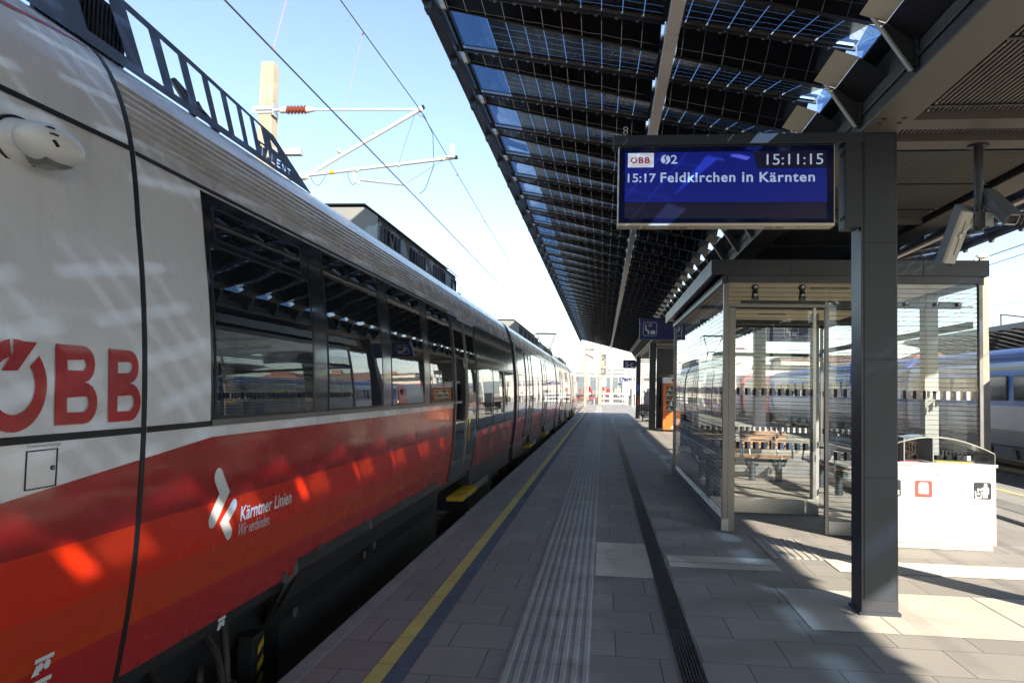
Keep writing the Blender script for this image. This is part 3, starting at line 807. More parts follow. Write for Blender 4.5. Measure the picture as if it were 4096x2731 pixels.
hose = [(-2.02,3.9,.30),(-1.985,3.98,.18),(-1.97,4.05,-.02),(-1.98,4.02,-.22),(-2.05,3.9,-.38)]
hose2 = [(-2.04,4.15,.30),(-1.99,4.10,.12),(-1.975,4.10,-.12),(-2.0,4.02,-.30),(-2.1,3.85,-.40)]
hose3 = [(-2.10,3.55,.25),(-2.03,3.62,.0),(-2.04,3.78,-.14),(-2.06,3.95,-.05),(-2.08,4.0,.1)]
for hs in (hose, hose2, hose3): mb.tube(hs, .022, 10)
obj('brake_hoses', mb, M('hose_rubber', (.022,.021,.02), .55, 0, .2, 30, (200,.8)), train, smooth=60)
mb = MB()
for i in range(3): mb.add([(-1.99,4.50,.05-.10*i),(-1.99,4.58,.09-.10*i),(-1.99,4.58,.04-.10*i),(-1.99,4.50,-.0-.10*i)], [(0,1,2,3)])
obj('hazard_marks', mb, YELLOW, train)
obj('step_board', MB().box(-2.08,-2.0,4.44,4.60,-.32,.12), BLACK, train)
# rear view camera housing on the cab
mb = MB(); mb.sphere((-1.856,2.395,2.378), .074, .150, .066, 28, 16)
rows = []
for t_, k_ in ((0, 1.0), (.5, .90), (1, .78)):
    cxp = -1.965 + .085*t_; cyp = 2.375 + .02*t_; czp = 2.385
    rows.append([(cxp, cyp + .112*k_*math.cos(a_), czp + .078*k_*math.sin(a_)) for a_ in [2*math.pi*q/28 for q in range(28)]])
mb.grid(rows, 0, True)
o = obj('mirror_camera', mb, WHITEP, train, smooth=50)
mb = MB(); rows = [[(xx, 2.375 + .112*k_*math.cos(2*math.pi*q/28), 2.385 + .078*k_*math.sin(2*math.pi*q/28)) for q in range(28)] for xx, k_ in ((-1.99,1.07),(-1.950,1.07),(-1.950,.95))]
mb.grid(rows, 0, True)
l_ = obj('camera_gasket', mb, BLACK, train); l_.parent = o
sl = MB()
for yy, zz, an in ((2.325,2.413,.05),(2.328,2.391,.0),(2.335,2.364,-.6)):
    t_ = math.sqrt(max(0, 1-((yy-2.395)/.150)**2-((zz-2.378)/.066)**2))
    sl.obox((-1.856+.074*t_+.001,yy,zz), (.006,.002,0), (0,.013*math.cos(an),.013*math.sin(an)), (0,-.0025*math.sin(an),.0025*math.cos(an)))
s_ = obj('vent_slots', sl, BLACK, train); s_.parent = o
lens = MB(); lens.prism([(2.33,2.330),(2.49,2.326),(2.44,2.305),(2.36,2.303)], 'x', -1.90, -1.825)
l_ = obj('camera_lens', lens, M('lens_plastic', (.16,.155,.15), .3), train, bevel=.006); l_.parent = o
# flap with lock
z0, z1 = 1.228, 1.358
fl = tframe('filler_flap', 2.385, 2.535, z0, z1, .004, .0035, RUBBER, train)
mb = MB().tube([(prof(1.29)-.002,2.512,1.293),(prof(1.29)+.006,2.512,1.293)], .0085, 14); mb.tube([(prof(1.29)+.006,2.512,1.293),(prof(1.29)+.0066,2.512,1.293)], .004, 8, 1)
q = obj('flap_lock', mb, [BLACK, GALV], train); q.parent = fl
# red line under the cab roof
mb = MB()
pts = [(1.6,2.80),(2.49,2.915),(2.70,2.95),(2.99,2.985)]
for (a, b), (c, d) in zip(pts[:-1], pts[1:]):
    wa, wb = .014*(3.2-a), .014*(3.2-c)
    mb.quad(tpt(a,b-wa,.004), tpt(c,d-wb,.004), tpt(c,d+wb*.6,.004), tpt(a,b+wa*.6,.004))
obj('roof_red_line', mb, M('pink_red_line', (.50,.10,.16), .4, 0, .05, 3), train)
# roof screen with cut outs and the word TALENT
px = -2.235
top = lambda y: 3.365 - .038*(y-3.0) if y < 4.98 else 3.29 - (y-4.98)*.36
outer = [(1.2,3.055),(5.62,3.045),(5.675,3.040),(5.68,3.048),(5.50,3.103),(4.98,3.262),(3.98,3.318),(3.30,3.352),(1.2,3.40)]
loops = [outer]
tops = [3.325, 3.605, 3.862, 4.090, 4.305, 4.500, 4.675]
for i, y in enumerate(tops):
    wd = .190 - .012*i; zt = top(y) - .032; zb = 3.084; sl_ = .72*(zt-zb)*(1 - .02*i)
    if i == 6: zb = 3.16; sl_ = .72*(zt-zb)
    loops.append([(y,zt),(y+wd,zt-.01),(y+wd+sl_-.01,zb),(y+sl_,zb)])
loops.append([(4.93,3.225),(5.05,3.200),(5.08,3.168),(4.965,3.171)])
loops.append([(2.93,3.31),(3.20,3.31),(3.36,3.10),(3.07,3.10)])
def letter(poly, y, z, s, w): return [(y + p[0]*w - p[1]*s*.0, z + p[1]*s) for p in poly]
LT = {'T': [(.38,0),(.62,0),(.62,.8),(1,.8),(1,1),(0,1),(0,.8),(.38,.8)], 'A': [(0,0),(.22,0),(.34,.3),(.66,.3),(.78,0),(1,0),(.62,1),(.38,1)],
      'L': [(0,0),(1,0),(1,.2),(.25,.2),(.25,1),(0,1)], 'E': [(0,0),(1,0),(1,.2),(.25,.2),(.25,.42),(.85,.42),(.85,.6),(.25,.6),(.25,.8),(1,.8),(1,1),(0,1)],
      'N': [(0,0),(.22,0),(.22,.62),(.75,0),(1,0),(1,1),(.78,1),(.78,.38),(.25,1),(0,1)]}
for i, ch in enumerate('TALENT'):
    loops.append(letter(LT[ch], 4.79 + .088*i, 3.072 , .078 - .007*i, .068))
vs, fs = shape_flat(loops, .003)
mb = MB().add([(px + v[2], v[0], v[1]) for v in vs], fs)
screen = obj('roof_screen', mb, PLATE, train)
mb = MB()
for i in range(16): mb.box(-2.30, -2.285, 2.93+.03*i, 2.945+.03*i, 3.06, 3.31)
mb.box(-2.33,-2.31,2.85,3.45,3.05,3.34)
g_ = obj('roof_grille', mb, [BLACK], train)
mb = MB()
mb.tube([(-2.26,4.02,3.06),(-2.42,4.06,3.28)], .018, 6); mb.tube([(-2.26,4.30,3.06),(-2.42,4.06,3.28)], .018, 6); mb.tube([(-2.28,4.08,3.15),(-2.32,4.20,3.15)], .014, 6)
mb.box(-2.40,-2.27,1.5,5.5,3.03,3.052)
obj('screen_support', mb, BLACK, train)
# roof containers
def roofbox(y0, y1, x0=-2.62, zt=3.66):
    mb = MB(); P = [(x0,3.10),(x0,zt-.11),(x0-.16,zt),(TX*2-x0+.16,zt),(TX*2-x0,zt-.11),(TX*2-x0,3.10)]
    mb.prism(P, 'y', y0, y1)
    mb.prism([(x0+.035,zt-.12),(x0-.15,zt+.02),(x0-.15,zt+.035),(x0+.04,zt-.105)], 'y', y0-.04, y1+.03, 1)
    mb.prism([(x0-.15,zt+.02),(2*TX-x0+.15,zt+.02),(2*TX-x0+.15,zt+.035),(x0-.15,zt+.035)], 'y', y0-.04, y1+.03, 1)
    n = int((y1-y0)/.16)
    for i in range(n):
        yy = y0 + .1 + i*.16
        if i % 9 < 6: mb.box(x0+.001, x0+.03, yy, yy+.05, 3.14, zt-.2, 1)
    for yy in (y0+.5, (y0+y1)/2, y1-.3): mb.prism([(x0+.10,3.08),(x0+.002,3.45),(x0+.002,3.08)], 'y', yy, yy+.06, 0)
    for yy in (y0+.02, y1-.25): mb.box(x0+.002, x0+.09, yy+.1, yy+.35, 3.08, 3.25, 1)
    mb.sphere((-3.0,y0+.5,zt+.035), .1, .1, .04, 12, 6)
    return obj('roof_container', mb, [GREYB, BLACK], train)
roofbox(8.75, 13.6); roofbox(24.2, 31.6, -2.62, 3.70); roofbox(34.2, 40.5, -2.62, 3.60); roofbox(50, 56, -2.62, 3.6)
# pantograph
mb = MB(); yq = 45.5
mb.tube([(-4.12,yq,4.55),(-4.02,yq,4.76),(-3.84,yq,4.83),(-2.84,yq,4.83),(-2.66,yq,4.76),(-2.56,yq,4.55)], .03, 8)
mb.tube([(-3.95,yq+.3,4.80),(-2.73,yq+.3,4.80)], .025, 8)
for s in (-1, 1):
    mb.tube([(TX+s*.55,yq,4.80),(TX+s*.18,yq+.9,3.95)], .028, 6); mb.tube([(TX+s*.18,yq+.9,3.95),(TX+s*.45,yq-.6,3.45)], .035, 6)
mb.box(TX-.6,TX+.6,yq-.9,yq+1.1,3.30,3.38); mb.tube([(TX-.25,yq+.9,3.95),(TX+.25,yq+.9,3.95)], .04, 6)
for s in (-.5, .5):
    for d in (-.7, .9): mb.tube([(TX+s,yq+d,3.16),(TX+s,yq+d,3.30)], .05, 8)
obj('pantograph', mb, STEEL, train)
# ---------------------------------------------- marks on the train
def tm(i0=.0045):
    return lambda u, v, i=0: tpt(u, v, i0 + .0004*i)
REDM = M('logo_red', (.42,.010,.012), .25, 0, .05, 3, coat=.6)
MARKW = M('logo_white', (.74,.74,.74), .35, 0, .04, 3)
def sub(vf, n=1):
    return vf
# ring of the O with a cut, the accent bar, and two letters B
cxO, czO, ro, ri = 2.318, 1.572, .150, .094
def arc(r, a0, a1, n=28, kz=1.0): return [(cxO + r*math.cos(R(a0+(a1-a0)*i/n)), czO + r*kz*math.sin(R(a0+(a1-a0)*i/n))) for i in range(n+1)]
ringp = arc(ro, 42, -262) + arc(ri, -262, 42)
ringp2 = arc(ro, 92, 68, 6) + arc(ri, 68, 92, 6)
slash = [(2.262,1.619),(2.332,1.621),(2.418,1.716),(2.346,1.717)]
def bletter(y0, w, z0, z1):
    h = z1 - z0; m = z0 + h*.53; s = .24*w; r1 = (z1-m)/2; r2 = (m-z0)/2; xs = y0 + w - r2
    def half(cx, cz, r, k=1): return [(cx + r*math.cos(R(-90+18*i)), cz + r*math.sin(R(-90+18*i))) for i in range(11)]
    out = [(y0,z0)] + half(xs, z0+r2, r2) + half(xs-.008, m+r1, r1) + [(y0,z1)]
    t = .25*w
    h1 = [(y0+s*1.1,z0+t*.75),(xs,z0+t*.75)] + half(xs, z0+r2, r2-t*.85)[1:-1] + [(y0+s*1.1,z0+2*r2-t*.95)]
    h2 = [(y0+s*1.1,m+t*.75),(xs-.008,m+t*.75)] + half(xs-.008, m+r1, r1-t*.85)[1:-1] + [(y0+s*1.1,z1-t*.95)]
    return [out, h1, h2]
parts = [shape_flat([ringp]), shape_flat([ringp2]), shape_flat([slash]), shape_flat(bletter(2.508,.228,1.436,1.718)), shape_flat(bletter(2.802,.210,1.436,1.716))]
mark('operator_letters', parts, tm(), REDM, train)
parts = [shape_flat([thick([(3.700,1.135),(3.775,1.045),(3.672,.927)], .042)]), shape_flat([thick([(3.885,.968),(3.795,.893),(3.858,.828)], .033)])]
mark('line_logo', parts, tm(), MARKW, train)
parts = [in_box(text_flat('Kärntner Linien', .016), 3.975, 4.655, .868, .948)]
mark('line_lettering', parts, tm(), MARKW, train)
mark('line_lettering', [in_box(text_flat('Wir verbinden.', 0, .22), 3.965, 4.36, .790, .856)], tm(), MARKW, train)
mark('filler_lettering', [in_box(text_flat('Scheibenwaschanlage'), 2.382, 2.545, 1.365, 1.378)], tm(), M('small_print', (.10,.10,.11), .5, 0, .05, 3), train)
def jack(y, z, s):
    return [shape_flat([[(y,z),(y+s,z),(y+s,z-.016),(y,z-.016)]]), shape_flat([circle(y+s*.68,z-.034,.017,14)]), shape_flat([circle(y+s*.32,z-.034,.015,14)]),
            shape_flat([[(y-.01,z-.058),(y+.012,z-.018),(y+.03,z-.058)]])]
mark('jacking_symbol', jack(2.52,.640,.095), tm(), MARKW, train)
mark('jacking_symbol', jack(2.52,.560,.10), tm(), MARKW, train)
mark('jacking_symbol', jack(3.985,.375,.085), lambda u, v, i=0: (-1.986, u, v-.02), MARKW, train)

# ================================================================== DEPARTURE DISPLAY
SCRW = EMIT('screen_white', (.40,.50,.72), .20); SCRB = EMIT('screen_blue', (.006,.014,.20), .17)
SCRD = EMIT('screen_dark', (.010,.009,.032), .12); SCRR = EMIT('screen_red', (.34,.015,.05), .12)
GLOSSB = M('screen_border', (.006,.010,.055), .06, 0, .05, 2, spec=.6)
disp = thing('departure_display', 'blue departure display showing 15:11:15 on a dark frame beside the near column', 'display', (1.84, 6.12, 2.85))
mb = MB(); mb.box(.05, 1.902, 6.02, 6.20, 3.490, 3.567); mb.box(1.775, 1.886, 6.02, 6.20, 2.850, 3.489)
mb.box(1.886, 1.904, 6.05, 6.17, 2.9, 3.45)
fr = obj('support_frame', mb, STEEL2, disp, bevel=.004)
mb = MB()
for z in (2.93, 3.42):
    for y in (6.07, 6.14): mb.tube([(1.774,y,z),(1.768,y,z)], .014, 8)
b_ = obj('frame_bolts', mb, BLACK, disp); b_.parent = fr
mb = MB(); mb.tube([(.145,6.10,3.567),(.145,6.10,3.60)], .005, 6)
for zz in (3.615, 3.645):
    mb.tube([(.145+.015*math.cos(t*.7),6.10,zz+.015*math.sin(t*.7)) for t in range(10)], .004, 6)
e_ = obj('hanging_eye', mb, GALV, disp); e_.parent = fr
hs = obj('display_housing', MB().box(.090, 1.706, 6.052, 6.19, 2.868, 3.486), M('housing_cream', (.66,.60,.47), .4, .1, .04, 2), disp, bevel=.004)
mb = MB()
for x in (.26,.32,.27,1.42,1.47,1.44): pass
for x, y in ((.265,6.085),(.262,6.14),(.31,6.14),(1.46,6.085),(1.50,6.10),(1.47,6.15)): mb.tube([(x,y,2.8675),(x,y,2.860)], .012, 8)
v_ = obj('housing_screws', mb, GALV, disp); v_.parent = hs
mb = MB()
for x in (.49,.57,1.21,1.29): mb.box(x, x+.06, 6.10, 6.155, 2.8655, 2.8675)
v_ = obj('housing_vents', mb, M('vent_grey', (.30,.28,.24), .6, 0, .1, 6), disp); v_.parent = hs
sc = obj('screen', MB().box(.100, 1.698, 6.0475, 6.0515, 2.888, 3.482), GLOSSB, disp)
def dm(x0, z0, sx, sz, lift): return lambda u, v, i=0: (x0 + sx*u, 6.0475 - lift - .0003*i, z0 + sz*v)
Y0 = 6.0475
def scr(name, polys, mat, lift):
    o = mark(name, polys, lambda u, v, i=0: (u, Y0 - lift - .0003*i, v), mat, disp); o.parent = sc; return o
# panel extents: x .145..1.645 ; z 3.045..3.44
scr('screen_field', [shape_flat([[(.145,3.05),(1.646,3.046),(1.646,3.305),(1.140,3.305),(1.115,3.41),(1.100,3.432),(1.08,3.438),(.145,3.438)]])], SCRB, .0004)
scr('screen_field', [shape_flat([[(.145,2.925),(1.646,2.920),(1.646,3.043),(.145,3.047)]]), shape_flat([[(1.143,3.308),(1.646,3.308),(1.646,3.438),(1.095,3.438),(1.106,3.432),(1.12,3.41)]])], SCRD, .0004)
scr('logo_panel', [shape_flat([rrect(.165,.362,3.322,3.434,.004)])], EMIT('logo_white', (.52,.56,.64), .22), .0008)
def small_oebb(x0, z0, hgt):
    s = hgt; c = (x0 + .5*s, z0 + .45*s)
    a = [(c[0] + .5*s*math.cos(R(t)), c[1] + .5*s*math.sin(R(t))) for t in range(45, -261, -15)] + [(c[0] + .30*s*math.cos(R(t)), c[1] + .30*s*math.sin(R(t))) for t in range(-255, 46, 15)]
    P = [shape_flat([a]), shape_flat([[(c[0]-.05*s,c[1]+.22*s),(c[0]+.13*s,c[1]+.22*s),(c[0]+.44*s,c[1]+.62*s),(c[0]+.24*s,c[1]+.62*s)]])]
    for k in (1.22, 2.2):
        q = text_flat('B', .03); P.append(in_box(q, x0 + k*s, x0 + (k+.78)*s, z0-.04*s, z0 + .95*s))
    return P
scr('logo_letters', small_oebb(.187, 3.355, .049), SCRR, .0012)
cx_, cz_, r_ = .452, 3.382, .036
scr('line_symbol', [shape_flat([circle(cx_, cz_, r_, 32)])], SCRW, .0008)
scr('line_symbol', [shape_flat([thick([(cx_+.010,cz_+.034),(cx_-.008,cz_+.012),(cx_+.008,cz_-.012),(cx_-.010,cz_-.034)], .0048)])], SCRB, .0012)
scr('line_number', [in_box(text_flat('2', .012), .492, .540, 3.348, 3.416)], SCRW, .0008)
scr('clock_text', [in_box(text_flat('15:11:15', .0), 1.207, 1.620, 3.332, 3.414)], SCRW, .0008)
scr('departure_text', [in_box(text_flat('15:17', .014), .165, .380, 3.205, 3.273)], SCRW, .0008)
scr('departure_text', [in_box(text_flat('Feldkirchen', .02, 0, 1.12), .415, .976, 3.203, 3.280)], SCRW, .0008)
scr('departure_text', [in_box(text_flat('in', .02, 0, 1.12), 1.026, 1.107, 3.202, 3.279)], SCRW, .0008)
scr('departure_text', [in_box(text_flat('Kärnten', .02, 0, 1.12), 1.155, 1.560, 3.200, 3.277)], SCRW, .0008)

# ================================================================== SHELTER
shel = thing('waiting_shelter', 'glass waiting shelter with flat dark grey roof on the platform', 'shelter', (2.85, 12.6, 0))
SX0, SX1, SY0, SY1 = 1.40, 4.27, 9.43, 15.95
mb = MB(); a, b = SX0-.15, SX1+.06
FT = 3.165; FB = 2.985
roof = obj('shelter_roof', MB().box(a+.012, b-.012, SY0-.03, SY1+.25, FB+.03, FT-.006), STEEL, shel)
fm = MB()
y = SY0-.04
ys = [SY0-.045, 10.05, 12.3, 14.6, SY1+.26]
for ya, yb in zip(ys[:-1], ys[1:]): fm.box(a, a+.012, ya+.003, yb-.003, FB, FT); fm.box(b-.012, b, ya+.003, yb-.003, FB, FT)
xs = [a+.0125, 2.15, 3.62, b-.0125]
for xa, xb in zip(xs[:-1], xs[1:]): fm.box(xa+.002, xb-.002, SY0-.045, SY0-.031, FB, FT); fm.box(xa+.002, xb-.002, SY1+.25, SY1+.262, FB, FT)
f_ = obj('roof_fascia', fm, M('fascia_paint', (.026,.030,.038), .36, .0, .10, 1.2), shel, bevel=.002)
c_ = obj('ceiling', MB().box(SX0+.05, SX1-.05, SY0+.10, SY1-.05, 2.955, 2.985), CEIL, shel)
mb = MB()
for y in (10.2, 11.9, 13.6, 15.2): mb.box(2.6, 3.05, y, y+.09, 2.93, 2.955)
obj('ceiling_lights', mb, M('lamp_body', (.45,.43,.40), .4, .3, .05, 3), shel)
mb = MB()
for xa, xb in ((SX0-.02, SX0+.04),(SX1-.04, SX1+.02)): mb.box(xa, xb, SY0+.0, SY1, 2.89, 2.984)
mb.box(SX0+.041, SX1-.041, SY0-.02, SY0+.05, 2.90, 2.984); mb.box(SX0+.041, SX1-.041, SY1-.05, SY1, 2.90, 2.984)
for y in (12.4,): mb.box(SX0+.041, SX1-.041, y, y+.07, 2.90, 2.954)
obj('roof_frame', mb, STEEL, shel)
# posts
mb = MB()
mb.box(SX0, SX0+.060, SY0-.012, SY0+.05, .1505, 2.888); mb.box(SX0+.062, SX0+.137, SY0-.016, SY0+.06, .0045, 2.60)
obj('corner_post', mb, STAIN, shel, bevel=.002)
obj('corner_post', MB().box(SX1-.040, SX1, SY0-.012, SY0+.05, .0045, 2.888), STAIN, shel, bevel=.002)
obj('corner_post', MB().box(SX1-.055, SX1, SY1-.05, SY1, .0045, 2.888), STAIN, shel, bevel=.002)
obj('corner_post', MB().box(SX0, SX0+.055, SY1-.05, SY1, .1505, 2.888), STAIN, shel, bevel=.002)
dfm = MB()
dfm.box(2.550, 2.590, SY0-.010, SY0+.05, .0045, 2.615); dfm.box(SX0+.062, 2.590, SY0-.012, SY0+.05, 2.617, 2.650)
obj('door_frame', dfm, STAIN, shel, bevel=.002)
# glass
G = lambda x0,x1,y0,y1,z0,z1: MB().box(x0,x1,y0,y1,z0,z1)
obj('glass_pane', MB().quad((SX0+.0625,SY0+.02,2.66),(2.62,SY0+.02,2.66),(2.62,SY0+.02,2.895),(SX0+.0625,SY0+.02,2.895)), SHGLASS, shel)
obj('glass_pane', MB().quad((2.592,SY0+.021,.165),(3.665,SY0+.021,.165),(3.665,SY0+.021,2.895),(2.592,SY0+.021,2.895)), SHGLASS, shel)
obj('glass_pane', MB().quad((3.675,SY0+.021,.165),(SX1-.041,SY0+.021,.165),(SX1-.041,SY0+.021,2.895),(3.675,SY0+.021,2.895)), SHGLASS, shel)
ys = [SY0+.055, 10.72, 11.84, 12.92, 14.05, 15.18, SY1-.055]
for xw in (SX0+.03, SX1-.03):
    for ya, yb in zip(ys[:-1], ys[1:]):
        obj('glass_pane', MB().quad((xw,ya+.004,.152),(xw,yb-.004,.152),(xw,yb-.004,2.89),(xw,ya+.004,2.89)), SHGLASS, shel)
for xa, xb in ((SX0+.06,2.35),(2.36,3.30),(3.31,SX1-.06)):
    obj('glass_pane', MB().quad((xa,SY1-.03,.42 if xa < 3.3 else .42),(xb,SY1-.03,.42),(xb,SY1-.03,2.89),(xa,SY1-.03,2.89)), SHGLASS, shel)
# inner wind screen
WY = 10.95
obj('glass_pane', MB().quad((SX0+.07,WY,.205),(2.27,WY,.205),(2.27,WY,2.80),(SX0+.07,WY,2.80)), SHGLASS, shel)
obj('glass_pane', MB().quad((2.275,WY,.205),(2.80,WY,.205),(2.80,WY,2.80),(2.275,WY,2.80)), SHGLASS, shel)
mb = MB(); mb.box(SX0+.06, 2.70, WY-.02, WY+.02, .0045, .205); mb.box(2.72, 2.875, WY-.025, WY+.025, .0045, .208); mb.box(2.802, 2.842, WY-.02, WY+.02, .209, 2.84)
obj('wind_screen_frame', mb, ALU, shel, bevel=.002)
mb = MB(); mb.box(3.995, 4.155, 10.33, 10.49, .0045, 2.86); mb.box(3.22, 3.32, 12.6, 12.75, .0045, 2.86)
obj('support_post', mb, M('shelter_post_grey', (.30,.305,.295), .5, .2, .06, 2), shel, bevel=.004)
# kick plates
mb = MB()
mb.box(SX0-.012, SX0+.07, SY0-.02, SY1, .0045, .150); mb.box(2.594, SX1-.056, SY0-.0, SY0+.05, .0045, .164)
mb.box(SX0+.08, SX1-.06, SY1-.05, SY1-.01, .0045, .40)
mb.box(SX1-.06, SX1+.012, SY0+.06, SY1-.06, .0045, .150)
obj('kick_plate', mb, M('kick_plate_steel', (.34,.34,.35), .32, .8, .08, 3), shel, bevel=.002)
mb = MB(); mb.box(SX0+.1, SX1-.1, SY1-.09, SY1-.055, .42, .53)
obj('rear_rail', mb, ALU, shel)
# transoms and glass fixings
mb = MB(); mb.box(1.60, 2.56, SY0+.03, SY0+.09, 2.652, 2.695); mb.box(2.60, 4.06, SY0+.04, SY0+.10, 2.62, 2.70)
for x in (1.765, 2.30):
    mb.prism([(x-.045,2.70)] + [(x+.045*math.cos(R(t)), 2.845+.045*math.sin(R(t))) for t in range(0, 181, 20)] + [(x-.045,2.70)][1:] + [(x+.045,2.70)][::-1], 'y', SY0+.03, SY0+.045)
for y, z in ((12.0,2.70),(15.84,2.40)): mb.box(SX0+.04, SX1-.04, y, y+.06, z-.07, z)
mb.box(SX0+.045, SX0+.09, SY0+.12, SY1-.1, 2.36, 2.44); mb.box(SX1-.09, SX1-.045, SY0+.12, SY1-.1, 2.40, 2.48)
obj('transom', mb, STEEL, shel)
mb = MB()
for x, z in ((1.765,2.75),(1.765,2.845),(2.30,2.75),(2.30,2.845),(2.68,2.665),(3.45,2.665),(3.78,2.665),(4.02,2.665)):
    mb.tube([(x,SY0+.03,z),(x,SY0-.028,z)], .021, 14)
for x in (1.85, 2.6): mb.tube([(x,11.99,2.66),(x,11.96,2.66)], .02, 12)
obj('glass_fixings', mb, ALU, shel, smooth=40)
mb = MB(); mb.box(4.08, 4.19, SY0+.04, SY0+.08, 2.635, 2.655); obj('door_closer', mb, GALV, shel)
dec = mark('door_sign', [shape_flat([rrect(2.832,3.04,1.69,1.985,.03)])], lambda u, v, i=0: (u, SY0+.012, v), M('sticker_blue', (.015,.03,.45), .3, 0, .05, 2), shel)

# ================================================================== BENCHES
def bench(label, x, y, rz, wood, ln=1.15, wood2=None):
    t = thing('waiting_bench', label, 'bench', (x, y, 0), 'slatted benches in and beside the shelter')
    # local: length along X, sitter faces -Y
    seat = MB(); back = MB()
    for i in range(5):
        yy = -.36 + i*.075; zz = .445 - .012*abs(i-2) + (.012 if i == 0 else 0)
        seat.box(-ln/2, ln/2, yy, yy+.062, zz, zz+.028)
    for i in range(4):
        zz = .56 + i*.088; yy = .055 + i*.026
        back.obox((0,yy,zz+.035), (ln/2,0,0), (0,.012,-.003), (0,.010,.036))
    def tr(mb): return [((v[0]*math.cos(rz) - v[1]*math.sin(rz)) + x, (v[0]*math.sin(rz) + v[1]*math.cos(rz)) + y, v[2]) for v in mb.v]
    sup = MB()
    for sx in (-ln*.28, ln*.28):
        sup.tube([(sx,-.16,.0),(sx,-.16,.38)], .062, 16)
        sup.tube([(sx-.11,-.16,.31),(sx+.11,-.16,.31)], .052, 14)
    sup.box(-ln/2+.05, ln/2-.05, -.20, -.12, .33, .395)
    br = MB()
    for sx in (-ln*.30, ln*.30):
        br.tube([(sx,-.36,.425),(sx,-.10,.42),(sx,.02,.46),(sx,.075,.62),(sx,.15,.93)], .016, 8)
    arm = MB()
    for sx in (-ln/2-.015, ln/2+.015):
        arm.tube([(sx,-.36,.43),(sx,-.34,.60),(sx,-.28,.65),(sx,-.02,.66),(sx,.08,.66)], .016, 8)
    for nm, mb, mt in (('seat', seat, wood), ('backrest', back, wood2 or wood), ('pedestal', sup, IRON), ('bracket', br, GALV), ('armrest', arm, IRON)):
        mb.v = tr(mb); obj(nm, mb, mt, t, smooth=40 if nm in ('pedestal','bracket','armrest') else False, bevel=.004 if nm in ('seat','backrest') else 0)
    return t
bench('orange wooden slatted bench facing the camera, right one at the rear of the shelter', 3.02, 15.25, 0, WOOD, .85)
bench('orange wooden slatted bench facing the camera, left one at the rear of the shelter', 2.10, 15.25, 0, WOOD, .85)
bench('dark slatted bench seen from behind along the right glass of the shelter', 3.95, 13.75, R(-90)+R(0), WOODD, 1.9, M('bench_slats_grey', (.055,.065,.08), .35, .2, .1, 6))
bench('wooden bench along the left glass wall of the shelter', 1.62, 13.0, R(90), WOODD, 1.6)
bench('dark slatted bench standing beside the farthest column', 2.55, 41.5, 0, WOODD, 1.6)

# ================================================================== RECYCLING BIN
rb = thing('recycling_bin', 'wide stainless steel recycling bin with a curved lid behind the near column', 'bin', (3.53, 9.08, 0))
BX0, BX1, BY0, BY1 = 2.93, 4.128, 8.85, 9.34
body = MB().box(BX0, BX1, BY0, BY1, .06, .875)
obj('bin_body', body, BINM, rb, bevel=.006)
obj('bin_plinth', MB().box(BX0+.03, BX1-.03, BY0+.012, BY1-.03, .0045, .058), M('plinth_steel', (.45,.44,.42), .45, .5, .08, 3), rb)
mb = MB().box(BX0-.008, BX1+.016, BY0-.014, BY1+.01, .876, .906); obj('bin_rim', mb, BINM, rb, bevel=.004)
arc_ = [(BX0 + (BX1-BX0)*i/20, 1.02 + .165*math.sin(math.pi*min(1, max(0, i/20)))**.9) for i in range(21)]
lid = MB()
rows = [[(x,BY0+.01,z) for x, z in arc_], [(x,BY1-.02,z) for x, z in arc_]]
lid.grid(rows); rows2 = [[(x,BY0+.01,z-.010) for x, z in arc_], [(x,BY1-.02,z-.010) for x, z in arc_]]
lid.grid(rows2); lid.grid([rows[0], rows2[0]]); lid.grid([rows[1], rows2[1]])
for xx in (BX0+.001, BX1-.006): lid.box(xx, xx+.005, BY0+.01, BY1-.02, .9065, 1.022)
obj('bin_lid', lid, M('lid_steel', (.55,.54,.51), .22, .85, .04, 3), rb, smooth=40)
DIV = M('divider_steel', (.24,.25,.26), .35, .6, .08, 3)
for x in (3.22, 3.515): obj('bin_divider', MB().box(x-.006, x+.006, BY0+.03, BY1-.05, .913, 1.165), DIV, rb)
mb = MB(); mb.box(3.0,3.42,BY0+.16,BY1-.12,.9068,.912,0); mb.box(3.60,3.98,BY0+.16,BY1-.12,.9068,.912,1)
obj('bin_openings', mb, [M('opening_red', (.4,.03,.02), .5, 0, .1, 3), M('opening_yellow', (.55,.38,.03), .5, 0, .1, 3)], rb)
mb = MB().quad((BX0,BY0-.0012,.835),(BX1,BY0-.0012,.835),(BX1,BY0-.0012,.8375),(BX0,BY0-.0012,.8375)); mb.tube([(3.55,BY0-.001,.795),(3.55,BY0-.003,.795)], .008, 8)
mb.quad((BX0,BY0-.0012,.098),(BX1,BY0-.0012,.098),(BX1,BY0-.0012,.101),(BX0,BY0-.0012,.101)); mb.tube([(3.10,BY0-.001,.80),(3.10,BY0-.004,.80)], .010, 10)
for xx in (3.545,): mb.quad((xx,BY0-.0012,.101),(xx+.003,BY0-.0012,.101),(xx+.003,BY0-.0012,.835),(xx,BY0-.0012,.835))
obj('bin_seam', mb, STEEL, rb)
bm_ = lambda u, v, i=0: (u, BY0 - .0015 - .0004*i, v)
def ic(x): return rrect(x-.088, x+.088, .543, .718, .02)
K_ = M('icon_black', (.012,.012,.02), .4, 0, .05, 3); W_ = M('icon_white', (.80,.80,.80), .4, 0, .02, 3); RR_ = M('icon_red', (.62,.06,.04), .4, 0, .05, 3); YY_ = M('icon_faded_yellow', (.78,.76,.60), .4, 0, .02, 3)
bodyo = rb
mark('waste_icon', [shape_flat([ic(3.085)])], bm_, K_, rb)
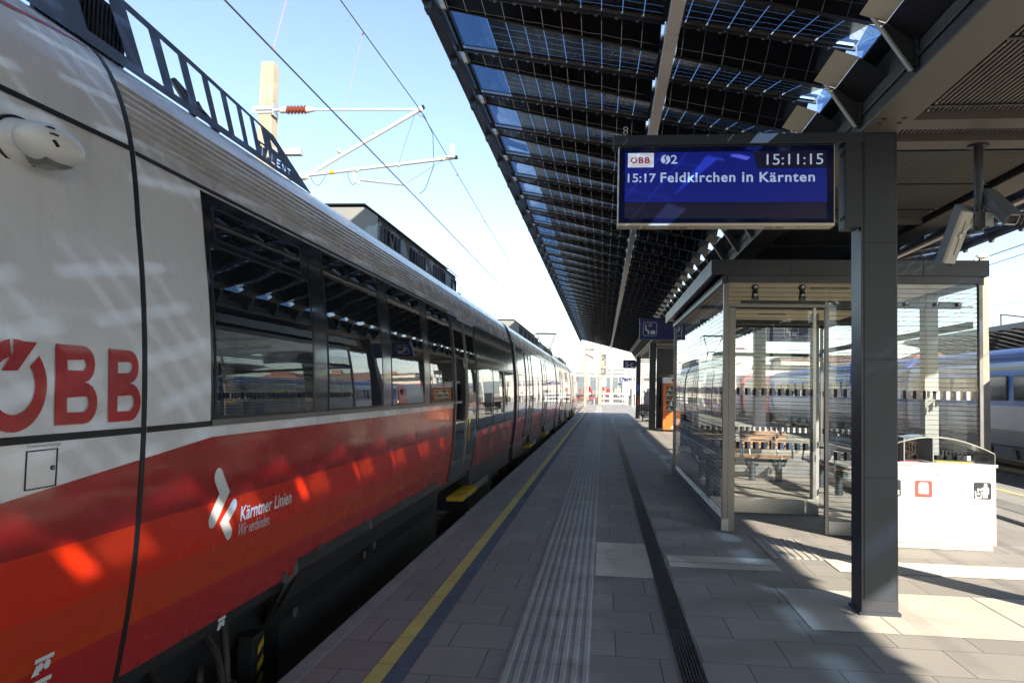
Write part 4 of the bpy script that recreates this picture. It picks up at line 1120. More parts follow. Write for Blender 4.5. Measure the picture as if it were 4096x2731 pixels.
mark('waste_icon', [shape_flat([ic(3.402), [(3.352,.585),(3.352,.675),(3.37,.700),(3.435,.700),(3.455,.675),(3.455,.578),(3.37,.578)]])], bm_, RR_, rb)
mark('waste_icon', [shape_flat([ic(3.70), rrect(3.628,3.772,.560,.700,.015)])], bm_, YY_, rb)
mark('waste_icon', [shape_flat([ic(3.992)])], bm_, K_, rb)
def bm2(u, v, i=0): return (u, BY0 - .0030 - .0004*i, v)
x = 3.992
mark('waste_pictogram', [shape_flat([circle(x+.030,.692,.017,14)]), shape_flat([[(x+.004,.560),(x+.004,.655),(x+.02,.672),(x+.05,.672),(x+.062,.655),(x+.062,.60),(x+.048,.60),(x+.048,.560)]]),
     shape_flat([thick([(x+.012,.664),(x-.022,.640),(x-.044,.648)], .008)]), shape_flat([thick([(x-.072,.625),(x-.068,.562),(x-.014,.562),(x-.010,.62)], .006)]),
     shape_flat([circle(x-.04,.60,.012,10)]), shape_flat([circle(x-.046,.628,.009,10)])], bm2, W_, rb)
mark('waste_pictogram', [shape_flat([[(3.11,.56),(3.155,.56),(3.155,.61),(3.11,.61)]])], bm2, W_, rb)

# ================================================================== CCTV
pole = tag(obj('camera_pole', MB().tube([(2.90,6.45,3.584),(2.90,6.45,2.90)], .032, 16).tube([(2.90,6.45,3.584),(2.90,6.45,3.57)], .075, 18).box(2.845,2.955,6.40,6.44,2.93,3.05).tube([(2.9,6.45,3.27),(2.9,6.45,3.275)], .036, 16), STEEL, smooth=40, loc=(2.9,6.45,2.9)), 'dark round steel pole hanging from the canopy beam with two cameras on it', 'pole')
def cctv(label, base, fwd, roll, ln, arm_from):
    t = thing('security_camera', label, 'camera', base, 'security cameras on the hanging pole')
    f = Vector(fwd).normalized(); side = f.cross(Vector((0,0,1))).normalized(); up = side.cross(f).normalized()
    b = Vector(base)
    hw, hh = .058, .052
    def sect(k, w, h, dz=0): return [b + f*k + side*sx*w + up*(sz*h + dz) for sx, sz in ((-.75,-1),(.75,-1),(1,-.7),(1,.75),(.7,1),(-.7,1),(-1,.75),(-1,-.7))]
    def loft(secs):
        n = len(secs[0]); m = MB().grid([[tuple(v) for v in s] for s in secs], 0, True); m.f.append(tuple(range(n))[::-1]); m.m.append(0); m.f.append(tuple(range((len(secs)-1)*n, len(secs)*n))); m.m.append(0); return m
    obj('camera_body', loft([sect(-ln*.46, hw*.9, hh*.9), sect(-ln*.42, hw, hh), sect(ln*.42, hw, hh), sect(ln*.46, hw*.93, hh*.93)]), CAMW, t, bevel=.003)
    m = MB(); sh_ = [(-1.12,-.55),(-1.12,.85),(-.75,1.22),(.75,1.22),(1.12,.85),(1.12,-.55)]
    r0 = [tuple(b - f*ln*.52 + side*x*hw + up*z*hh) for x, z in sh_]; r1 = [tuple(b + f*ln*.54 + side*x*hw + up*z*hh) for x, z in sh_]
    m.grid([r0, r1]); o = obj('sun_shield', m, CAMG, t); so = o.modifiers.new('s', 'SOLIDIFY'); so.thickness = .006
    m = MB(); m.obox(b + f*(ln*.462), side*hw*.70, up*hh*.62, f*.003); l = obj('camera_window', m, DARKWIN, t)
    m = MB(); m.tube([tuple(b+f*(ln*.467)), tuple(b+f*(ln*.47))], hh*.38, 16); l2 = obj('lens', m, BLACK, t); l2.parent = l
    m = MB(); m.obox(b - up*(hh+.001) + f*.0, f*ln*.30, side*.003, up*.001, 0); obj('housing_slot', m, BLACK, t)
    m = MB(); m.tube([tuple(arm_from), tuple(b - up*hh*.9 - f*ln*.05)], .018, 10); m.sphere(tuple(b - up*hh*.9 - f*ln*.05), .03, .03, .03, 10, 8); m.obox(Vector(arm_from), (.03,0,0), (0,.012,0), (0,0,.055)); obj('camera_arm', m, GALV, t, smooth=40)
    return t
cctv('white security camera tilted steeply down, left of the hanging pole', (2.745,6.50,2.875), (-.13,.42,-.80), 0, .46, (2.865,6.43,2.99))
cctv('white security camera aimed right, on the right of the hanging pole', (3.012,6.36,3.065), (.045,-.30,-.255), 0, .40, (2.955,6.41,2.99))

# ================================================================== SIGNS
def waiting_picto(x0, z0, s, fn, parent, flip=False):
    P = [shape_flat([rrect(0,1,0,1,.14), rrect(.025,.975,.025,.975,.12)]),
         shape_flat([circle(.52,.78,.11,20), circle(.52,.78,.085,20)]), shape_flat([thick([(.52,.85),(.52,.78),(.58,.74)], .012)]),
         shape_flat([circle(.20,.74,.062,16)]), shape_flat([thick([(.19,.60),(.22,.42),(.38,.38),(.41,.16)], .052)]),
         shape_flat([rrect(.54,.90,.13,.36,.03)]), shape_flat([rrect(.64,.78,.355,.42,.02), rrect(.665,.755,.365,.395,.01)])]
    mark('pictogram', P, lambda u, v, i=0: fn(x0 + s*u, z0 + s*v, i), SIGNW, parent)
    mark('pictogram_lines', [shape_flat([[(.62,.14),(.635,.14),(.635,.35),(.62,.35)]]), shape_flat([[(.80,.14),(.815,.14),(.815,.35),(.80,.35)]])], lambda u, v, i=0: fn(x0 + s*u, z0 + s*v, i+12), NAVY, parent)
def flag_sign(x0, x1, y, z0, z1, label, px_, pm, ph):
    t = thing('waiting_area_sign', label, 'sign', ((x0+x1)/2, y, z0), 'signs on the platform columns')
    obj('sign_board', MB().box(x0, x1, y-.05, y+.05, z0, z1), NAVY, t, bevel=.003)
    waiting_picto(px_, z0 + (z1-z0)*.17, ph, lambda u, v, i: (u, y-.0505-.0004*i, v), t)
    mb = MB()
    xa = x1 if x1 < 2.9 else x0
    d = .02 if x1 < 2.9 else -.02
    for zz in (z0+.08, z1-.12): mb.box(min(xa, xa+d), max(xa, xa+d), y-.03, y+.03, zz, zz+.05)
    obj('sign_mount', mb, GALV, t); return t
flag_sign(.875, 1.885, 19.55, 2.87, 3.395, 'blue waiting area sign with seated figure, left of the glass shelter', .96, 0, .335)
flag_sign(3.92, 4.93, 19.55, 2.87, 3.395, 'blue waiting area sign with seated figure seen through the shelter glass', 4.32, 0, .335)
def letter_sign(x0, x1, y, z0, z1, txt, label, posts=(), mount=None):
    t = thing('track_sector_sign', label, 'sign', ((x0+x1)/2, y, z0 if not posts else 0), 'blue track sector signs')
    obj('sign_board', MB().box(x0, x1, y-.04, y+.04, z0, z1), NAVY, t)
    h = z1-z0; wd = x1-x0
    mark('sign_text', [in_box(text_flat(txt[0], .0), x0+.16*wd, x0+.44*wd, z0+.16*h, z0+.80*h)] + ([in_box(text_flat(txt[1], .0), x0+.58*wd, x0+.82*wd, z0+.14*h, z0+.62*h)] if len(txt) > 1 else []),
         lambda u, v, i=0: (u, y-.0405-.0004*i, v), SIGNW, t)
    mb = MB()
    for p in posts: mb.tube([(p,y+.05,0),(p,y+.05,z1+.1)], .05, 8)
    if posts: obj('sign_post', mb, GALV, t)
    if mount: obj('sign_mount', MB().box(mount[0], mount[1], y-.03, y+.03, z0+.1, z1-.1), STEEL, t)
    return t
letter_sign(1.15, 1.88, 46.1, 2.905, 3.385, '5c', 'blue sign reading 5 c on the farthest column', mount=(1.8805,1.9045))
letter_sign(2.11, 2.78, 100, 2.745, 3.185, '5b', 'blue sign reading 5 b on a post far down the platform', posts=(2.5,))
letter_sign(2.81, 3.44, 101, 2.79, 3.17, '8b', 'smaller blue sign right of the 5 b sign', posts=(3.2,))
letter_sign(2.65, 3.26, 140, 2.55, 2.905, '5a', 'blue sign reading 5 a, farthest of the sector signs', posts=(3.0,))
# column fittings on the farthest column
t = thing('emergency_phone', 'orange emergency phone post fixed to the farthest column', 'phone', (1.99, 45.95, .8))
obj('phone_body', MB().box(1.985, 2.075, 45.94, 45.982, .75, 1.30), ORANGE, t, bevel=.01); obj('phone_speaker', MB().box(2.005,2.055,45.934,45.9395,1.12,1.24), BLACK, t)
t = thing('info_plate', 'small blue notice plate above the emergency phone', 'sign', (2.03, 45.97, 1.6))
obj('plate_board', MB().box(1.96, 2.11, 45.965, 45.983, 1.55, 2.0), M('notice_blue', (.03,.05,.32), .4, 0, .05, 3), t)
mark('plate_symbols', [shape_flat([[(1.98,1.90),(2.02,1.87),(2.0,1.95)]]), shape_flat([[(2.05,1.80),(2.09,1.79),(2.08,1.86)]]), shape_flat([[(1.99,1.68),(2.08,1.68),(2.08,1.70),(1.99,1.70)]])], lambda u, v, i=0: (u, 45.9645-.0004*i, v), SIGNW, t)
t = thing('service_cabinet', 'grey metal service cabinet between the far columns', 'cabinet', (2.42, 42.4, 0))
obj('cabinet_body', MB().box(2.20, 2.62, 42.2, 42.6, .1, 1.52), M('cabinet_grey', (.27,.27,.26), .5, .2, .08, 3), t, bevel=.01); obj('cabinet_top', MB().box(2.17,2.65,42.16,42.64,1.522,1.56), STEEL, t); obj('cabinet_foot', MB().box(2.25,2.57,42.25,42.55,.0045,.098), BLACK, t)
t = thing('litter_bin', 'small litter bin with orange top beside the farthest column', 'bin', (2.30, 45.4, 0))
obj('bin_body', MB().tube([(2.30,45.4,.25),(2.30,45.4,.80)], .15, 16), STEEL2, t, smooth=40); obj('bin_top', MB().tube([(2.30,45.4,.801),(2.30,45.4,.87)], [.16,.12], 16), ORANGE, t, smooth=40); obj('bin_stand', MB().tube([(2.30,45.4,.0045),(2.30,45.4,.25)], .04, 10), STEEL, t)
# tall dark panel between big column and vending machine
t = thing('information_cabinet', 'tall dark steel information panel between the vending machine and a column', 'panel', (2.66, 33.3, 0))
obj('panel_board', MB().box(2.245, 3.10, 33.2, 33.36, .06, 3.40), STEEL, t, bevel=.005)
obj('panel_frame', MB().box(2.225, 2.2445, 33.18, 33.38, .0045, 3.42).box(3.1005, 3.12, 33.18, 33.38, .0045, 3.42), STEEL2, t)
obj('panel_display', MB().box(2.33,3.0,33.194,33.1995,1.0,2.3), DARKWIN, t)
obj('panel_lamp', MB().box(3.0,3.3,32.95,33.15,2.75,3.0), CAMW, t, bevel=.02)
# vending machine
vm = thing('vending_machine', 'orange snack vending machine with white header at the far column', 'vending machine', (2.85, 32.3, 0))
VX0, VX1, VY0, VY1 = 2.40, 3.32, 31.95, 32.75
obj('machine_body', MB().box(VX0, VX1, VY0, VY1, .08, 1.93), ORANGE, vm, bevel=.015)
obj('machine_header', MB().box(VX0, VX1, VY0-.01, VY1, 1.935, 2.17), WHITEP, vm, bevel=.01)
obj('machine_feet', MB().box(VX0+.05, VX0+.12, VY0+.05, VY1-.05, .0045, .079).box(VX1-.12, VX1-.05, VY0+.05, VY1-.05, .0045, .079), BLACK, vm)
mark('header_emblem', [shape_flat([circle(2.80,2.055,.075,24)])], lambda u, v, i=0: (u, VY0-.0115, v), RED, vm)
mb = MB().box(VX0-.006, VX0-.0005, VY0+.02, VY1-.02, .1, 1.93); obj('machine_side', mb, M('machine_side_dark', (.10,.015,.012), .4, 0, .1, 3), vm)
w_ = obj('product_window', MB().box(VX0+.13, VX1-.17, VY0-.004, VY0+.0, .80, 1.82), DARKWIN, vm)
mb = MB()
for r_i, z in enumerate((.86,1.06,1.26,1.46,1.66)):
    mb.box(VX0+.14, VX1-.18, VY0-.012, VY0-.0045, z-.02, z-.005, 0)
    for q in range(8):
        x = VX0 + .155 + q*.073; mb.box(x, x+.05, VY0-.010, VY0-.0045, z, z+.10+.02*((q*7+r_i*3) % 3), 1 + (q*5+r_i*3) % 4)
g_ = obj('product_rows', mb, [ALU, M('snack_red', (.35,.06,.04), .4), M('snack_white', (.5,.5,.48), .4), M('snack_green', (.06,.16,.05), .4), M('snack_brown', (.12,.06,.03), .4)], vm); g_.parent = w_
mark('machine_stripes', [shape_flat([thick([(2.75,.16),(2.86,.28),(2.99,.52)], .022)]), shape_flat([thick([(2.80,.15),(2.93,.27),(3.06,.50)], .022)])], lambda u, v, i=0: (u, VY0-.0015-.0004*i, v), MARKW, vm)
obj('coin_panel', MB().box(VX1-.14, VX1-.04, VY0-.012, VY0-.0005, 1.0, 1.55), STEEL, vm)

# ================================================================== OVERHEAD LINE
def cat_mast(label, x, y, ztop, wd, armx=None, group='concrete catenary masts', zb=-.74, detail=True):
    t = thing('catenary_mast', label, 'mast', (x, y, zb), group)
    h = wd/2
    mb = MB(); rows = [[(x+sx*k*h, y+sy*k*h, z) for sx, sy in ((-1,-1),(1,-1),(1,1),(-1,1))] for z, k in ((zb,1.55),(ztop-.05,1.0),(ztop,.86))]
    mb.grid(rows, 0, True); mb.f.append((8,9,10,11)); mb.m.append(0)
    obj('mast_post', mb, CONC, t, bevel=.01 if detail else 0)
    return t
MX, MY = -5.62, 12.3
mast = cat_mast('pale concrete catenary mast with red brown insulator behind the train roof', MX, MY, 6.93, .225)
zt_ = 6.10
mb = MB()
mb.box(MX-.22, MX+.135, MY-.135, MY-.12, zt_-.06, zt_+.06); mb.box(MX-.15, MX+.15, MY-.155, MY-.136, zt_-.012, zt_+.012); mb.box(MX+.135, MX+.155, MY-.16, MY+.05, zt_-.10, zt_+.10)
mb.box(MX+.03, MX+.62, MY-.09, MY+.05, 5.36, 5.46)
mb.tube([(MX+.155,MY-.08,zt_),(MX+.25,MY-.08,zt_)], .028, 8)
mb.tube([(MX+.155,MY,4.95),(MX+.30,MY,4.98)], .035, 8)
mb.box(MX+.12, MX+.16, MY-.1, MY+.1, 4.8, 5.1)
obj('mast_clamps', mb, GALV, mast)
mb = MB(); n = 6
pts = []; rs = []
for i in range(n):
    xx = MX + .36 + i*.058
    for dx, r in ((0,.042),(.018,.072),(.030,.072),(.045,.042)): pts.append((xx+dx, MY-.08, zt_)); rs.append(r)
mb.tube(pts, rs, 14); obj('insulator', mb, INSUL, mast, smooth=60)
mb = MB(); mb.tube([(MX+.25,MY-.08,zt_),(MX+.36,MY-.08,zt_)], .055, 12); mb.tube([(MX+.70,MY-.08,zt_),(MX+.84,MY-.08,zt_)], [.058,.03], 12)
mb.tube([(MX+.84,MY-.08,zt_),(MX+2.55,MY-.05,zt_-.02)], .020, 8)                     # top tie
hx, hz = MX + .70, 4.99                                                            # hinge of the main tube
mb.tube([(hx,MY-.05,hz),(-3.00+.02,MY-.05,6.10)], .033, 10)                         # diagonal tube
mb.tube([(hx+.02,MY-.05,hz+.02),(-2.42,MY-.05,5.28)], .028, 10)                     # lower tube
mb.tube([(MX+.30,MY-.05,4.97),(hx,MY-.05,hz)], .055, 10)
obj('cantilever_tubes', mb, M('galvanised_tube', (.60,.59,.57), .45, .35, .06, 3), mast, smooth=50)
mb = MB()
for (a, b) in (((hx+.02,hz),.05),((-3.02,6.08),.05),((-3.75,5.70),.042),((-4.35,5.41),.042),((-4.05,5.09),.038),((-2.62,5.26),.04),((-3.35,5.17),.036)):
    mb.sphere((a[0],MY-.05,a[1]), b, b, b, 10, 7)
mb.tube([(-4.10,MY-.05,5.07),(-4.07,MY-.05,4.90),(-3.98,MY-.05,4.86)], .018, 8)
mb.box(-2.50,-2.44,MY-.07,MY-.03,5.30,5.50); mb.box(-2.56,-2.42,MY-.10,MY,5.27,5.30)
obj('tube_clamps', mb, M('clamp_cream', (.52,.48,.40), .5, .2, .08, 4), mast)
mb = MB(); mb.tube([(-3.98,MY-.05,4.93),(-3.25,MY-.05,4.84)], [.022,.016], 8); mb.tube([(-3.25,MY-.05,4.84),(-3.16,MY-.05,4.81)], .008, 6)
obj('steady_arm', mb, GALV, mast)
obj('tube_band', MB().tube([(-4.50,MY-.05,5.055),(-4.42,MY-.05,5.062)], .033, 12), YELLOW, mast)
mb = MB(); mb.tube([(-2.985,MY-.05,6.11),(-2.95,MY-.05,6.125)], .036, 10); mb.tube([(-2.425,MY-.05,5.28),(-2.38,MY-.05,5.284)], .031, 10)
obj('tube_caps', mb, BLACK, mast)
mb = MB()
def sag(a, b, s, n=12):
    a = Vector(a); b = Vector(b); return [tuple(a.lerp(b, i/n) - Vector((0,0,s*4*(i/n)*(1-i/n)))) for i in range(n+1)]
mb.tube(sag((-3.10,MY-.05,6.05),(-2.95,MY+.1,6.0),.03,6), .004, 5); mb.tube([(-2.98,MY,6.03),(-2.82,MY+.05,5.7),(-2.80,MY+.1,5.2),(-2.98,MY+.3,4.86),(-3.1,MY+.4,4.80)], .006, 5)
mb.tube([(-3.1,MY-.05,6.02),(-3.35,MY-.05,5.19)], .003, 4); mb.tube(sag((hx+.1,MY-.06,hz),(hx+.35,MY-.06,hz+.02),.16), .005, 4); mb.tube(sag((-4.2,MY-.06,5.06),(-4.05,MY-.06,4.9),.12), .005, 4)
mb.tube([(-2.62,MY-.05,5.24),(-3.22,MY-.05,4.86)], .003, 4)
obj('jumper_wires', mb, WIRE, mast)
ol = thing('overhead_line', 'dark contact and catenary wires strung above the left train', 'overhead wires', (-3.2, 12.3, 4.79))
mb = MB().tube([(-3.20,-8,4.79),(-3.20,MY,4.79),(-3.34,60,4.83),(-3.3,120,4.85)], .0085, 6); obj('contact_wire', mb, WIRE, ol)
def mz(y): 
    t = ((y - MY) % 48.0)/48.0; return 6.05 - .85*4*t*(1-t)*.55
mb = MB(); mb.tube([(-3.0 - .25*min(1,max(0,(y-MY)/50)), y, mz(y)) for y in [-10+2*i for i in range(66)]], .007, 6); obj('catenary_wire', mb, WIRE, ol)
for y in (7.2, 9.2, 15.6, 19.5, 24, 29, 35, 42, 50):
    mb = MB().tube([(-3.02-.2*max(0,(y-MY)/50),y,mz(y)),(-3.20,y-.15,4.79)], .0028, 4)
    mb.sphere((-3.02-.2*max(0,(y-MY)/50),y,mz(y)-.01), .013, .013, .025, 6, 4); mb.sphere((-3.20,y-.15,4.80), .013, .013, .022, 6, 4)
    obj('dropper', mb, M('dropper_copper', (.36,.20,.17), .5, .4, .1, 5) if 'dropper_copper' not in bpy.data.materials else bpy.data.materials['dropper_copper'], ol)
# right hand mast between the tracks and its wires
m2 = cat_mast('slim grey catenary mast rising behind the right end of the shelter', 11.32, 25, 5.85, .20)
mb = MB(); mb.box(11.18,11.46,24.88,25.12,5.851,5.93); mb.box(11.1,11.2,24.95,25.05,5.55,5.84)
for z in (3.9,4.05,4.45,4.6): mb.tube([(11.42,25,z),(11.52,25,z)], .03, 8)
obj('mast_cap', mb, GALV, m2)
for i, (x, z, r, lb) in enumerate(((11.2,5.78,.014,'dark feeder wire along the top of the right catenary mast'),(9.15,4.8,.008,'thin contact wire above the empty track right of the platform'),(9.2,5.9,.007,'thin catenary wire above the empty track right of the platform'),(13.65,4.85,.008,'thin contact wire above the blue coaches'))):
    tag(obj('overhead_wire', MB().tube([(x,-5,z),(x,25,z),(x-.1,120,z)], r, 5), WIRE, loc=(x,25,z)), lb, 'wire', 'wires right of the platform')

# ================================================================== COACHES ON THE RIGHT
CXR = 13.65
def coach(label, y0, y1, mat, seed):
    t = thing('railway_coach', label, 'railway coach', (CXR, (y0+y1)/2, -.55), 'vehicles of the train on the right')
    P = [(.10,12.42),(.20,12.28),(.70,12.205),(1.4,12.19),(2.3,12.22),(2.72,12.30),(2.95,12.42),(3.10,12.62),(3.22,13.0),(3.26,13.65)]
    P = P + [(z, 2*CXR - x) for z, x in P[::-1][1:]]
    ys = [(y0,.93),(y0+.10,.985),(y0+.3,1),(y1-.3,1),(y1-.1,.985),(y1,.93)]
    mb = MB().grid([[(CXR+(x-CXR)*k, y, .1+(z-.1)*(.97+.03*(k-.93)/.07)) for z, x in P] for y, k in ys])
    n = len(P); mb.f += [tuple(range(n)), tuple(range(5*n, 6*n))]; mb.m += [0, 0]
    b = obj('coach_body', mb, mat, t, smooth=35)
    mb = MB()
    for z in (2.80,2.86,2.92,2.98): mb.box(12.30+(z-2.8)*.8, 12.325+(z-2.8)*.8, y0+.5, y1-.5, z, z+.012)
    obj('roof_ribs', mb, M('coach_rib', (.04,.08,.26), .35, 0, .1, 2) if 'coach_rib' not in bpy.data.materials else bpy.data.materials['coach_rib'], t)
    k = int((y1-y0-4)/1.95)
    for i in range(k):
        ya = y0 + 2.3 + i*1.95
        f = obj('window_frame', MB().box(12.165, 12.20, ya-.03, ya+1.55, 1.56, 2.31), BLACK, t, bevel=.02)
        obj('window_pane', MB().box(12.158, 12.1645, ya, ya+1.52, 1.59, 2.28), DARKWIN, f)
        mb = MB().box(12.150, 12.1575, ya+.02, ya+.5+.4*((i*3+seed) % 2), 1.60, 1.74+.1*((i+seed) % 3)); mb.box(12.150, 12.1575, ya+1.0, ya+1.2, 1.60, 2.0)
        if i % 3 == 0: o_ = obj('window_blind', mb, M('blind_grey', (.30,.30,.30), .7, 0, .1, 3) if 'blind_grey' not in bpy.data.materials else bpy.data.materials['blind_grey'], t); o_.parent = f
    for ya in (y0+.7, y1-1.6):
        d = obj('door', MB().box(12.168, 12.19, ya, ya+.9, .45, 2.42), M('coach_door', (.07,.13,.33), .35, 0, .1, 2) if 'coach_door' not in bpy.data.materials else bpy.data.materials['coach_door'], t, bevel=.01)
        obj('door_window', MB().box(12.160, 12.1675, ya+.22, ya+.68, 1.5, 2.25), DARKWIN, d)
    mb = MB()
    for i in range(int((y1-y0-8)/2.2)):
        ya = y0+4+i*2.2; mb.box(12.30, 12.5, ya, ya+1.8, -.22, .16)
        mb.obox((12.25,ya+.4,-.02), (.03,0,0), (0,.12,.02), (0,.05,.14), 1)
    mb.box(12.5, 14.8, y0+1, y1-1, -.2, .1)
    obj('underframe', mb, [M('coach_underframe', (.10,.10,.10), .6, 0, .15, 2), BLACK] if 'coach_underframe' not in bpy.data.materials else [bpy.data.materials['coach_underframe'], BLACK], t)
    for yc in (y0+3.2, y1-3.2):
        mb = MB().box(12.6, 14.7, yc-1.6, yc+1.6, -.3, .0); mb.box(12.45, 12.6, yc-1.3, yc+1.3, -.28, .02)
        bg_ = obj('bogie', mb, BLACK, t)
        for d in (-1.25, 1.25): obj('wheel', MB().tube([(12.82,yc+d,-.1),(12.95,yc+d,-.1)], .45, 22), bpy.data.materials['wheel_steel'], bg_)
    mb = MB().tube([(12.16,(y0+y1)/2-3,.42),(12.15,(y0+y1)/2-3,.42)], .12, 18); mb.box(12.145,12.185,y0+5,y0+5.02,.9,1.2)
    obj('side_marks', mb, M('mark_grey', (.32,.12,.12), .6, 0, .1, 3) if 'mark_grey' not in bpy.data.materials else bpy.data.materials['mark_grey'], t)
    return t
coach('blue and grey coach with gold stripe, nearest one across the empty track', 7.5, 33.4, BLUEM, 1)
coach('blue and grey coach with gold stripe, second one behind the shelter glass', 34.0, 60.0, BLUEM, 0)
lo = thing('locomotive', 'red and grey locomotive coupled to the far end of the blue coaches', 'locomotive', (CXR, 66, -.55))
P = [(.15,12.3),(.9,12.2),(2.1,12.22),(2.75,12.45),(3.05,12.9),(3.1,13.65)]; P = P + [(z, 2*CXR-x) for z, x in P[::-1][1:]]
def lobody(nm, ya, yb, mat, k0=1, k1=1):
    mb = MB().grid([[(CXR+(x-CXR)*k, y, z if z < 1 else 1+(z-1)*(.8+.2*k)) for z, x in P] for y, k in ((ya,k0),((ya+yb)/2,1),(yb,k1))]); n = len(P); mb.f += [tuple(range(n)), tuple(range(2*n,3*n))]; mb.m += [0,0]
    return obj(nm, mb, mat, lo, smooth=35)
lobody('cab', 60.9, 63.2, RED, .90, 1); lobody('machine_room', 63.21, 69.5, M('loco_grey', (.24,.25,.25), .4, .1, .1, 2)); lobody('cab', 69.51, 71.5, RED, 1, .9)
obj('cab_window', MB().box(12.6,14.7,60.885,60.94,1.75,2.5).box(12.17,12.2,61.8,62.6,1.8,2.4), DARKWIN, lo)
HEAD = EMIT('headlamp_warm', (1.0,.72,.35), 6.0)
obj('headlight', MB().tube([(12.55,60.90,1.15),(12.55,60.84,1.15)], .11, 14), HEAD, lo); obj('headlight', MB().tube([(14.75,60.90,1.15),(14.75,60.84,1.15)], .11, 14), HEAD, lo)
obj('bogie', MB().box(12.4,14.9,61.8,64.8,-.35,.14).box(12.4,14.9,67.2,70.4,-.35,.14), BLACK, lo)
PURP = M('maroon_coach', (.30,.09,.12), .35, 0, .15, 1)
coach('maroon coach behind the red locomotive, seen through the shelter glass', 72.3, 98, PURP, 2)

# neighbouring canopy beyond the coaches
nc = thing('station_canopy', 'long dark canopy over the next platform, above the blue coaches', 'canopy', (20.0, 22, -.55))
zn = lambda x: 4.66 - .235*(x-17.0)
mb = MB(); mw = MB(); y = -14.0
while y < 46.5:
    mb.add([(17.0,y,zn(17)),(20.1,y,zn(20.1)),(20.1,y+.74,zn(20.1)+.2),(17.0,y+.74,zn(17.0)+.02)], [(0,1,2,3)])
    mb.add([(17.0,y+.74,zn(17)+.02),(20.1,y+.74,zn(20.1)+.2),(20.1,y+1.06,zn(20.1)),(17.0,y+1.06,zn(17))], [(0,1,2,3)])
    mw.box(17.02,17.45,y+.78,y+1.02,zn(17.4)-.03,zn(17.4)-.02,1)
    mw.add([(17.0,y+.74,zn(17)-.02),(20.1,y+.74,zn(20.1)+.16),(20.1,y+.76,zn(20.1)+.16),(17.0,y+.76,zn(17)-.02)], [(0,1,2,3)])
    mw.prism([(20.0,zn(20)),(20.4,3.62),(20.5,3.62),(20.5,4.1)], 'y', y-.01, y+.01, 2)
    y += 1.06
obj('roof_glass', mb, M('far_roof_glass', (.012,.012,.014), .15, 0, .2, 1), nc); obj('roof_bars', mw, [M('far_bar', (.10,.095,.085), .5, 0, .1, 2), M('far_clear', (.40,.38,.34), .5, 0, .1, 2), STEEL], nc)
obj('edge_beam', MB().box(16.90,16.99,-14,46.6,4.56,4.76), STEEL, nc)
obj('main_beam', MB().box(20.5,20.76,-14,46.6,3.58,4.2).box(22.9,23.2,-14,46.6,3.58,4.2).box(20.3,23.3,-14,46.6,4.21,4.3), BEAM, nc)
obj('roof_wing', MB().add([(23.2,-14,3.9),(26.6,-14,4.66),(26.6,46.6,4.66),(23.2,46.6,3.9)], [(0,1,2,3)]), STEEL, nc)
for y in (5.5, 19, 32.5, 45.5):
    for x in (20.63, 23.05): obj('column', MB().box(x-.13,x+.13,y-.13,y+.13,-.05,3.579), STEEL, nc)
mb = MB().box(18.2, 25.6, -14, 90, -.82, -.06); struct('platform_paving.001', mb, WORN)
mb = MB(); mb.tube([(17.05,36,4.76),(17.05,36,5.25)], .03, 6); mb.tube([(17.05,36,5.25),(17.05,33,4.80)], .03, 6); obj('roof_brace', mb, STEEL, nc)

# ================================================================== END OF PLATFORM
t = thing('platform_barrier', 'white painted board fence closing the far end of the platform', 'fence', (1.26, 90, 0))
mb = MB()
for z in (.12, .66, 1.22): mb.box(-.37, 2.88, 89.95, 90.0, z-.07, z+.09)
obj('rails', mb, WHITEP, t)
for x in (-.30, .85, 1.1, 2.75): obj('fence_post', MB().box(x-.07,x+.07,90.01,90.13,0,1.33), WHITEP, t)
mb = MB(); mb.obox((2.35,90.06,.6),(.55,0,-.5),(0,.02,0),(.03,0,.035)); mb.obox((1.6,90.06,.3),(.4,0,.2),(0,.02,0),(.03,0,.035)); obj('brace', mb, CONC, t)
sg = thing('railway_signal', 'main railway signal with one orange light lit beyond the platform', 'signal', (.12, 84, 0))
obj('signal_post', MB().tube([(.10,84.2,0),(.10,84.2,5.3)], .07, 10), GALV, sg, smooth=40)
SG = M('signal_grey', (.22,.22,.21), .6, 0, .08, 3)
hd = obj('signal_head', MB().box(-.16,.37,84.05,84.25,4.12,5.48), SG, sg, bevel=.02); hd2 = obj('signal_head', MB().box(-.22,.40,84.05,84.25,3.22,4.02), SG, sg, bevel=.02)
mb = MB()
for x, z in ((-.02,5.3),(.22,5.3),(.22,5.05),(-.02,4.85),(.22,4.62),(.22,4.35)): mb.tube([(x,84.06,z),(x,83.88,z)], .065, 12)
for x, z in ((-.10,3.86),(.2,3.86),(.25,3.6),(-.10,3.38),(.2,3.38)): mb.tube([(x,84.06,z),(x,83.90,z)], .06, 12)
v_ = obj('lamp_visor', mb, BLACK, sg)
obj('signal_lamp', MB().tube([(-.03,84.04,4.33),(-.03,83.98,4.33)], .12, 14), EMIT('lamp_orange', (1.0,.25,.03), 7.0), sg)
obj('signal_lamp', MB().tube([(-.03,84.04,4.60),(-.03,83.98,4.60)], .08, 14), EMIT('lamp_white', (1.0,.9,.8), 3.0), sg)
obj('signal_plate', MB().box(-.12,.34,84.1,84.13,2.05,2.75), WHITEP, sg); obj('signal_plate', MB().box(.0,.22,84.1,84.13,1.55,1.95), RED, sg)
mA = cat_mast('thick pale concrete mast standing at the platform end left of the signal', -.30, 88, 6.85, .25, zb=0)
